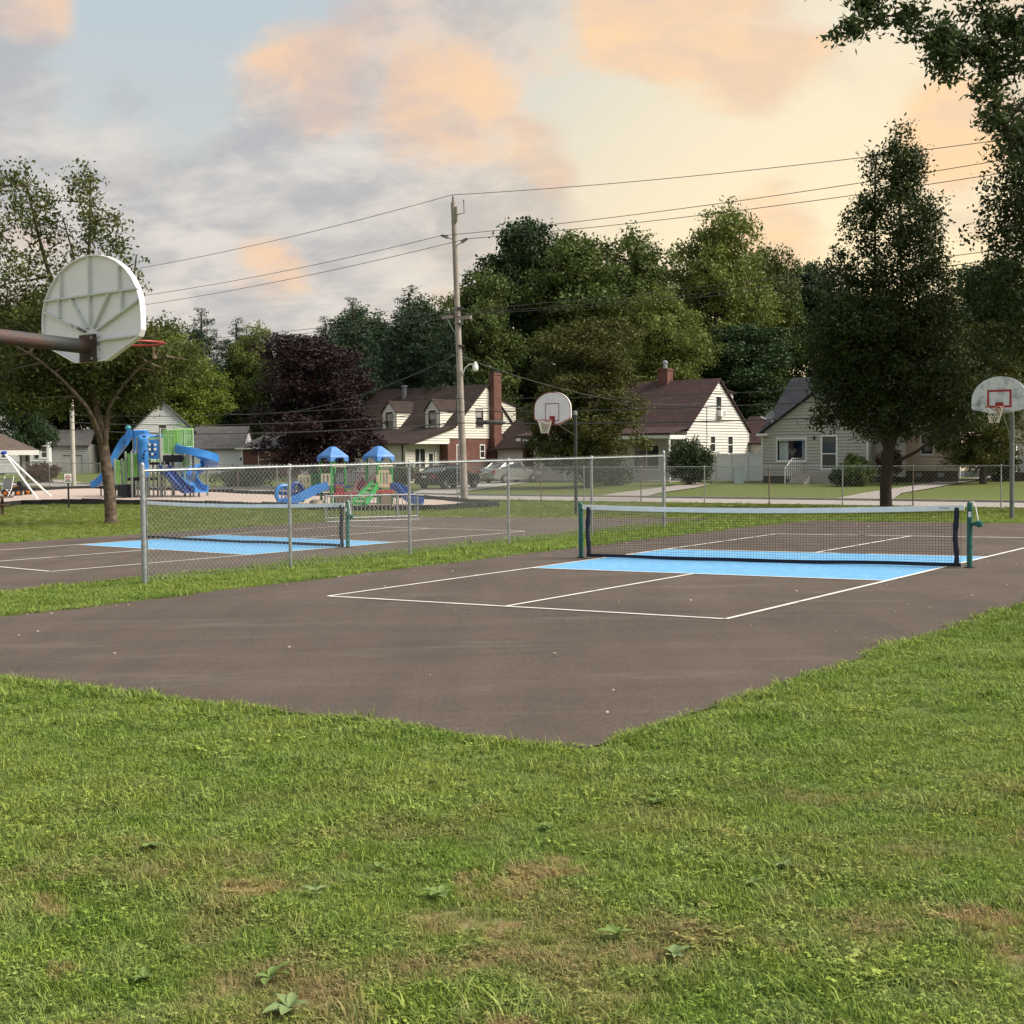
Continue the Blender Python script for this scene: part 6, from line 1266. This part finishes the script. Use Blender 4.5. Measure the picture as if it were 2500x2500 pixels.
def bez(a, b, lift, n=7):
    a, b = Vector(a), Vector(b); m_ = a.lerp(b, .45); m_.z = a.z+(b.z-a.z)*lift; return [a*(1-t)**2+m_*2*t*(1-t)+b*t*t for t in [i/n for i in range(n+1)]]
def limbs(mb, trunk, cents, nl, r, r0, rmin=.02, lo=.35, lift=.25, n=5):
    T_ = [Vector(p) for p in trunk]
    for k in r.choice(len(cents), min(nl, len(cents)), replace=False):
        c = Vector(cents[k]); cand = [p for i, p in enumerate(T_) if i >= len(T_)*lo and p.z < c.z+.3] or [T_[int(len(T_)*lo)]]
        p = min(cand, key=lambda p: (p-c).length*.6+abs((p.z+ (c.z-p.z)*.0)-c.z)*.3); P = bez(p, c, lift); rr = max(rmin, r0*r.uniform(.35, .8)); mb.tube(P, [rr*(1-.85*i/(len(P)-1))+rmin*.3 for i in range(len(P))], n, False)
def tree(name, label, base, trunk, trad, lobes, nc, per, cr, size, elong, lmat, seed, nl=30, lr=.06, bm=None, leaders=(), inner=.35, group=None, lift=.3, flat=.8, n=12, twigs=0, rmin=.015):
    r = np.random.default_rng(seed); g = thing(name, label, 'tree', tuple(base), 0, group)
    mb = MB(); tr = smooth_path(trunk, 4); k = len(tr)-1; mb.tube(tr, [trad[0]+(trad[1]-trad[0])*(i/k)**.8+(.35*trad[0]*max(0, 1-i*.9) if i < 2 else 0) for i in range(k+1)], n)
    allp = list(tr[k//3:])
    for ld in leaders:
        lp = smooth_path(ld[0], 4); q_ = len(lp)-1; mb.tube(lp, [ld[1]*(1-.8*i/q_) for i in range(q_+1)], 8, False); allp += lp
    c, pts, rn = crown_pts(lobes, nc, per, cr, r, inner, flat)
    limbs(mb, allp, c, nl, r, lr, rmin, 0, lift)
    if twigs: limbs(mb, [Vector(x) for x in c[r.choice(len(c), min(len(c), 60), replace=False)]], c, twigs, r, .014, .006, 0, .4, 4)
    mb.build('trunk', bm or bark, g, True); V, Q = leaves(pts, size, elong, r)
    npmesh('crown', V, Q, None, lmat, g, {'rnd': rn}); return g
LM = dict(left=leafmat('forked_tree_leaf', (.040, .058, .014), (.125, .140, .036), .32, (.17, .15, .04)), pear=leafmat('pear_leaf', (.020, .033, .009), (.055, .074, .017), .26), near=leafmat('overhang_leaf', (.036, .058, .022), (.110, .150, .056), .42), purple=leafmat('purple_leaf', (.014, .007, .010), (.034, .014, .018), .12), mid=leafmat('mid_green_leaf', (.042, .068, .015), (.118, .152, .036), .2), dark=leafmat('dark_green_leaf', (.016, .034, .011), (.042, .078, .022), .18), light=leafmat('light_green_leaf', (.082, .115, .022), (.200, .230, .055), .28), olive=leafmat('olive_leaf', (.040, .050, .012), (.118, .122, .030), .25), bright=leafmat('bright_green_leaf', (.102, .150, .019), (.186, .228, .036), .3), pine=leafmat('pine_needle', (.016, .036, .018), (.055, .090, .046), .1), bush=leafmat('bush_leaf', (.016, .030, .010), (.045, .070, .018), .12), brown=leafmat('russet_bush_leaf', (.06, .030, .018), (.10, .05, .028), .12))

# ---- forked tree on the left
b = gp(271.6, 1279); u = b[1]/FPX*K
def PX(cx, cy, base=b, uu=u, bp=(209.9, 988)): return ((cx-bp[0])*uu, (bp[1]-cy)*uu)
def LB(l, dep, rr=np.random.default_rng(3)): 
    o = []
    for e in l:
        x, z = dep[0](e[0], e[1]); ru = dep[1]; o.append((x, rr.uniform(-.6, .6)*e[2]*ru if len(e) < 6 else e[5], z, e[2]*ru, max(e[2], e[3])*ru*.9, e[3]*ru, e[4] if len(e) > 4 else 1))
    return o
def V3(l, f): return [(f(a, b_)[0], d, f(a, b_)[1]) for a, b_, d in l]
tree('deciduous_tree', 'forked tree with an airy crown on the lawn beside the playground', b, V3([(210, 992, 0), (208, 930, 0), (202, 870, 0), (197, 830, 0)], PX), (.20, .165),
     LB([(15, 400, 45, 80, .5), (80, 390, 45, 70, .6), (110, 480, 45, 60, .5), (180, 385, 24, 75, .7), (222, 450, 42, 55, .7), (258, 530, 30, 45, .5), (185, 490, 40, 50, .5), (30, 520, 70, 60, .5), (70, 610, 95, 70, 1.2), (170, 600, 110, 65, 1.2), (255, 640, 90, 60, 1.0), (200, 690, 120, 55, 1.4), (60, 690, 100, 60, 1.3), (330, 680, 60, 45, .9), (150, 720, 130, 45, 1.3), (235, 735, 80, 38, 1.2), (90, 750, 80, 35, .8)], (PX, u)),
     1000, 42, .20, .135, 2.0, LM['left'], 11, nl=110, lr=.07, leaders=[(V3([(198, 835, 0), (172, 770, .2), (130, 640, .6), (85, 480, .5), (60, 350, .3)], PX), .15), (V3([(199, 840, 0), (188, 740, -.2), (176, 600, -.4), (185, 460, -.2), (186, 330, 0)], PX), .13), (V3([(200, 840, 0), (210, 750, .3), (240, 620, .5), (262, 480, .4)], PX), .11), (V3([(198, 850, 0), (195, 720, .8), (150, 560, 1.2), (112, 400, 1.0)], PX), .10), (V3([(199, 845, 0), (186, 770, -.9), (120, 690, -1.6), (40, 640, -2)], PX), .08), (V3([(200, 850, 0), (222, 770, -.6), (290, 700, -1.2), (340, 680, -1.4)], PX), .07)], lift=.45, twigs=160)
# ---- dark upright tree on the right
b = gp(2164, 1243); u = b[1]/FPX*K
PY = lambda cx, cy: ((cx-1672.3)*u, (960.6-cy)*u)
tree('pear_tree', 'dark upright tree with a pointed crown behind the nearer net', b, V3([(1672, 962, 0), (1671, 920, 0), (1674, 880, 0), (1676, 850, 0)], PY), (.22, .18),
     LB([(1692, 305, 24, 60, 1.4), (1648, 330, 14, 45, 1), (1718, 330, 20, 55, 1), (1690, 410, 55, 70), (1628, 430, 30, 65, 1), (1748, 430, 24, 65, 1), (1690, 510, 80, 75), (1592, 520, 38, 50, .9), (1762, 540, 36, 65, .9), (1650, 610, 125, 80, 1.2), (1770, 630, 70, 80), (1590, 640, 75, 75), (1680, 700, 140, 80, 1.2), (1590, 730, 65, 60), (1770, 730, 75, 65), (1680, 780, 110, 50), (1570, 790, 40, 25, .6), (1800, 780, 50, 45, .7)], (PY, u)),
     1800, 46, .17, .125, 1.9, LM['pear'], 12, nl=150, lr=.05, bm=bark_d, leaders=[(V3([(1676, 860, 0), (1670, 740, .1), (1655, 560, .2), (1650, 330, 0)], PY), .12), (V3([(1677, 860, 0), (1690, 740, -.1), (1700, 560, 0), (1692, 290, 0)], PY), .13), (V3([(1678, 860, 0), (1715, 740, .2), (1735, 580, .3), (1745, 400, .2)], PY), .10), (V3([(1675, 860, 0), (1640, 760, -.2), (1605, 640, -.3), (1590, 500, -.2)], PY), .09), (V3([(1680, 875, 0), (1725, 850, -.5), (1780, 800, -.9), (1830, 770, -1)], PY), .07)], lift=.5)
# ---- dense tree at the right edge, and the overhanging near one
b = np.array([17.6, 42.0, H(17.6, 42.0)]); u = 42/FPX*K; bu = (1250+17.6/42*FPX)/K
PZ_ = lambda cx, cy: ((cx-bu)*u, (1102/K-cy)*u+1.84-b[2])
tree('broadleaf_tree', 'dense dark tree rising along the right edge behind the right-hand hoop', b, [(0, 0, -.2), (.1, 0, 2.5), (0, .1, 5.5), (0, 0, 9)], (.32, .16),
     LB([(1920, 270, 40, 80), (1900, 420, 55, 90), (1950, 330, 60, 160), (1985, 480, 110, 150), (1890, 540, 55, 60), (1900, 620, 70, 60), (1850, 440, 30, 30, .6), (1840, 545, 30, 30, .6), (2040, 300, 110, 200), (1990, 650, 130, 60), (2080, 550, 120, 130)], (PZ_, u)), 800, 36, .22, .15, 1.9, LM['pear'], 13, nl=90, lr=.06, bm=bark_d, lift=.4)
b = np.array([9.4, 13.6, H(9.4, 13.6)]); u = 14/FPX*K; bu = (1250+9.4/14*FPX)/K
PW = lambda cx, cy: ((cx-bu)*u, (1100/K-cy)*u+1.84-b[2])
SPR = []; rs_ = np.random.default_rng(5)
while len(SPR) < 58:
    x_, y_ = rs_.uniform(1690, 1975), rs_.uniform(-10, 345)
    if y_ < (x_-1690)*1.30+75: SPR.append((x_, y_, rs_.uniform(18, 34), rs_.uniform(14, 26), 1.6))
tree('overhanging_tree', 'near leafy boughs hanging into the top right corner of the picture', b, [(0, 0, -.2), (-.1, 0, 2.2), (-.2, .1, 4.6), (0, .2, 8)], (.34, .18),
     LB(SPR+[(1580, 8, 40, 12, 3), (1615, 35, 24, 22, 3), (1590, 82, 22, 15, 3.5), (1660, 8, 36, 12, 2.5), (1720, 5, 40, 14, 2), (1505, -2, 30, 7, 3), (1640, 70, 16, 12, 2.5), (1560, 100, 12, 8, 3), (1990, 60, 80, 110, .4), (2050, 220, 80, 100, .3)], (PW, u)), 1500, 10, .06, .074, 2.6, LM['near'], 14, inner=.05, nl=70, lr=.03, bm=bark_d, lift=.6, rmin=.006,
     leaders=[(V3([(2200, 60, .1), (2000, -60, 0), (1800, -40, 0), (1640, -15, 0), (1500, 0, 0)], PW), .06), (V3([(1700, -25, 0), (1640, 20, 0), (1610, 70, 0), (1570, 95, 0)], PW), .02), (V3([(2200, 120, .1), (2030, 60, 0), (1900, 90, 0), (1800, 130, 0)], PW), .05), (V3([(2200, 200, .1), (2030, 180, 0), (1930, 190, 0), (1860, 270, 0)], PW), .05)], twigs=120)

# ---- prototypes for the farther trees (unit crown about 10 m wide, 20 m tall), shared mesh data
PROTO = {}
def proto(key, lobes, nc, per, cr, size, elong, seed, th, tr_, nl=40, flat=.8, upb=.35, inner=.4):
    r = np.random.default_rng(seed); c, pts, rn = crown_pts(lobes, nc, per, cr, r, inner, flat); V, Q = leaves(pts, size, elong, r, upb); o = npmesh('crown', V, Q, None, LM['mid'], None, {'rnd': rn}); COL.objects.unlink(o)
    mb = MB(); tk = [(0, 0, -.4), (.1, 0, th*.3), (0, .1, th*.65), (0, 0, th)]; t2 = smooth_path(tk, 4); mb.tube(t2, [tr_*(1-.75*i/(len(t2)-1)) for i in range(len(t2))], 9); limbs(mb, t2[5:], c, nl, r, tr_*.35, .03, 0, .35, 4)
    me = mb.mesh('trunk'); me.polygons.foreach_set('use_smooth', [True]*len(me.polygons)); me.materials.append(bark_d); PROTO[key] = (o.data, me)
def rl(seed, n, rx, z0, z1, rr):
    r = np.random.default_rng(seed); o = []
    for k in range(n):
        f = (k+.5)/n; z = z0+(z1-z0)*f; wid = rx*(math.sin(math.pi*min(.97, .18+.72*f))**.6); a = k*2.4; o.append((math.cos(a)*wid*.62, math.sin(a)*wid*.62, z+r.uniform(-.6, .6), rr*r.uniform(.7, 1.25), rr*r.uniform(.7, 1.25), rr*r.uniform(.6, 1.0)))
    o.append((0, 0, (z0+z1)/2, rx*.6, rx*.6, (z1-z0)*.42)); o.append((0, 0, z1-.5, rr*.7, rr*.7, rr*.9)); return o
proto('oak', rl(1, 16, 5, 5, 18, 2.1), 1000, 46, .33, .29, 1.7, 31, 14, .42); proto('round', rl(2, 14, 5, 3.5, 18, 2.4), 1000, 46, .34, .28, 1.7, 32, 13, .4); proto('low', rl(4, 16, 5, 2.0, 18.3, 2.3), 1150, 46, .32, .28, 1.7, 33, 12, .4)
pl_ = []
for k in range(14):
    f = k/13; a = k*2.4; wd = 4.6*(1-f)**.75+.35; pl_ += [(math.cos(a+j*2.1)*wd*.55, math.sin(a+j*2.1)*wd*.55, 3+16*f, wd*.55, wd*.55, .8) for j in range(3)]
proto('pine', pl_+[(0, 0, 19.2, .35, .35, .9)], 1000, 40, .30, .38, 4.5, 34, 19, .35, nl=60, flat=.5, upb=.6)
def bgtree(kind, cx, topv, wpx, d, lm_, label, name='deciduous_tree', rot=None, group=None, basev=None):
    x = at(cx*K, 1100, d)[0]; z = H(x, d); top = at(cx*K, topv*K, d)[2]; hgt = top-z; wd = wpx*K*d/FPX
    g = thing(name, label, 'tree', (x, d, z), rot if rot is not None else random.uniform(0, 6.28), group); g.scale = (wd/10.6, wd/10.6, hgt/20.2)
    cm, tm_ = PROTO[kind]; t = bpy.data.objects.new('trunk', tm_); COL.objects.link(t); t.parent = g; c = bpy.data.objects.new('crown', cm); COL.objects.link(c); c.parent = g; c.material_slots[0].link = 'OBJECT'; c.material_slots[0].material = LM[lm_]; return g
G_ = 'trees behind the houses'
for a in (('oak', 985, 398, 250, 118, 'dark', 'tallest dark tree of the wood, right of the utility pole'), ('oak', 1100, 425, 270, 112, 'mid', 'broad mid green tree right of the tallest dark tree'), ('round', 1215, 440, 250, 126, 'mid', 'tree filling the gap left of the pale green crown'), ('round', 1350, 393, 235, 114, 'light', 'tall pale green tree, brightest crown above the maroon roofed house'), ('round', 1265, 540, 190, 104, 'light', 'lower pale green tree just behind the maroon roof'), ('oak', 1450, 452, 170, 122, 'mid', 'green tree between the pale green crown and the pointed dark tree'), ('oak', 1540, 480, 180, 127, 'dark', 'dark tree hidden behind the left side of the pointed tree'), ('round', 900, 510, 190, 108, 'mid', 'mid green tree directly behind the utility pole'), ('oak', 1400, 600, 220, 106, 'dark', 'dark low tree between the maroon and charcoal roofs'), ('oak', 330, 600, 120, 160, 'mid', 'distant green tree right of the ribbed backboard'), ('round', 475, 612, 120, 158, 'light', 'pale distant tree left of the purple tree top'), ('oak', 545, 625, 150, 152, 'mid', 'distant tree peeping over the purple tree'), ('round', 345, 632, 190, 147, 'bright', 'bright yellow green tree behind the white gabled house'), ('round', 215, 575, 240, 150, 'olive', 'olive tree behind the forked tree'), ('oak', 80, 560, 230, 148, 'olive', 'olive tree behind the ribbed backboard'), ('round', -30, 540, 220, 150, 'olive', 'olive tree cut by the left edge'), ('oak', 1630, 540, 200, 120, 'dark', 'tree far behind the trunk of the pointed dark tree'), ('round', 1760, 560, 230, 116, 'dark', 'dark tree between the pointed tree and right-hand hoop'), ('oak', 1880, 470, 220, 112, 'dark', 'dark tree far behind the right-hand hoop'), ('round', 690, 580, 260, 128, 'dark', 'dark crown filling between the pines'), ('round', 820, 560, 200, 127, 'dark', 'dark crown left of the utility pole'), ('oak', 1990, 440, 230, 108, 'dark', 'dark tree cut by the right edge')): bgtree(*a, group=G_)
for a in (('pine', 670, 552, 210, 108, 'pine', 'left of the three pines over the purple tree'), ('pine', 775, 530, 230, 113, 'pine', 'tallest of the three pines over the purple tree'), ('pine', 845, 580, 170, 105, 'pine', 'pine half covered by the utility pole'), ('pine', 618, 590, 160, 116, 'pine', 'small pine just above the purple tree'), ('pine', 385, 573, 190, 156, 'pine', 'taller of the two pines right of the forked tree'), ('pine', 450, 592, 170, 160, 'pine', 'shorter of the two pines right of the forked tree'), ('pine', 735, 600, 170, 120, 'pine', 'pine standing right behind the dormer house roof')): bgtree(*a, name='pine_tree', group='pines behind the houses')
bgtree('low', 595, 622, 248, 82, 'purple', 'round purple leaved maple beside the brick house', 'purple_maple')
bgtree('low', 1108, 594, 240, 80, 'olive', 'green yard tree between the dormer house and the maroon roofed house', 'yard_tree')
bgtree('low', 1855, 600, 200, 76, 'olive', 'green yard tree by the driveway under the right-hand hoop', 'yard_tree')
bgtree('oak', 52, 640, 130, 112, 'dark', 'dark forked yard tree before the white house at left', 'yard_tree')
# dark wood closing the view behind the houses
r = np.random.default_rng(77); n = 620; uu = r.uniform(-150, 2100, n); dd = np.where(uu < 520, r.uniform(158, 180, n), r.uniform(126, 150, n)); C_ = np.array([(lambda p: (p[0], p[1], r.uniform(0, 1)**1.0*(9+2.5*math.sin(a*.02)+1.5*math.sin(a*.057))))(at(a*K, 1100, d)) for a, d in zip(uu, dd)])
pts = np.repeat(C_, 60, 0)+r.normal(size=(n*60, 3))*np.array([1.5, 1.5, 1.1]); V, Q = leaves(pts, .8, 1.6, r); wd = npmesh('woodland', V, Q, None, LM['dark'], None, {'rnd': np.clip(np.repeat(r.uniform(size=n), 60)*.5+.5*r.uniform(size=n*60), 0, 1)}); tag(wd, 'dark wood closing the view behind the houses', 'wood', kind='stuff')

# ---- bushes
def bush(name, label, u_, v_, d, w, h, lm_, seed, nc=160, size=.09, boxy=False, cat='bush'):
    x = at(u_, v_, d)[0]; z = H(x, d); g = thing(name, label, cat, (x, d, z)); r = np.random.default_rng(seed)
    lob = [(0, 0, h*.52, w*.5, w*.45, h*.5)]+[(r.uniform(-.3, .3)*w, r.uniform(-.3, .3)*w, h*r.uniform(.4, .7), w*.25, w*.25, h*.28) for _ in range(5)]; c, pts, rn = crown_pts(lob, nc, 40, w*.05, r, .72 if boxy else .45, 1.0); pts[:, 2] = np.abs(pts[:, 2])
    V, Q = leaves(pts, size, 1.7, r); npmesh('foliage', V, Q, None, LM[lm_], g, {'rnd': rn}); mb = MB()
    for k in range(7): a = k*.9; mb.tube([(0, 0, -.1), (math.cos(a)*w*.12, math.sin(a)*w*.12, h*.3), (math.cos(a)*w*.28, math.sin(a)*w*.28, h*.65)], [.035, .025, .01], 5, False)
    mb.build('stem', bark_d, g); return g
bush('clipped_bush', 'big clipped round dark bush left of the white vinyl fence', 1685, 1175, 82, 2.9, 2.75, 'bush', 41, 330, .13, True)
bush('shrub', 'tall green shrub beside the front door of the greige house', 2085, 1170, 77.5, 1.7, 1.75, 'mid', 42, 150, .12)
bush('shrub', 'clipped dark shrub in front of the greige house steps', 2060, 1178, 75.5, 1.5, 1.05, 'bush', 43, 130, .11, True)
bush('shrub', 'bright clipped shrub right of the greige house door', 2090, 1178, 75, 1.7, 1.35, 'mid', 44, 130, .11, True)
bush('shrub', 'russet brown shrub at the corner of the tan house', 2170, 1172, 78, 1.6, 2.2, 'brown', 45, 150, .12)
bush('shrub', 'dark shrub beside the steps of the white house at right', 2435, 1165, 80, 2.2, 2.0, 'bush', 46, 150, .13)
bush('shrub', 'brownish shrub before the white house at left', 102, 1165, 94, 2.6, 1.5, 'brown', 47, 160, .14)
bush('shrub', 'low dark shrubs by the garage left of the toddler playset', 600, 1180, 86, 4.2, 1.1, 'bush', 48, 160, .13)
bush('shrub', 'dark shrub by the porch of the dormer house', 985, 1172, 92, 2.4, 1.3, 'bush', 49, 120, .13)
bush('shrub', 'dark shrub under the green yard tree', 1480, 1170, 84, 3.6, 1.4, 'bush', 50, 170, .13)
cy_ = scene.cycles; cy_.max_bounces = 6; cy_.diffuse_bounces = 2; cy_.glossy_bounces = 2; cy_.transmission_bounces = 3; cy_.transparent_max_bounces = 6
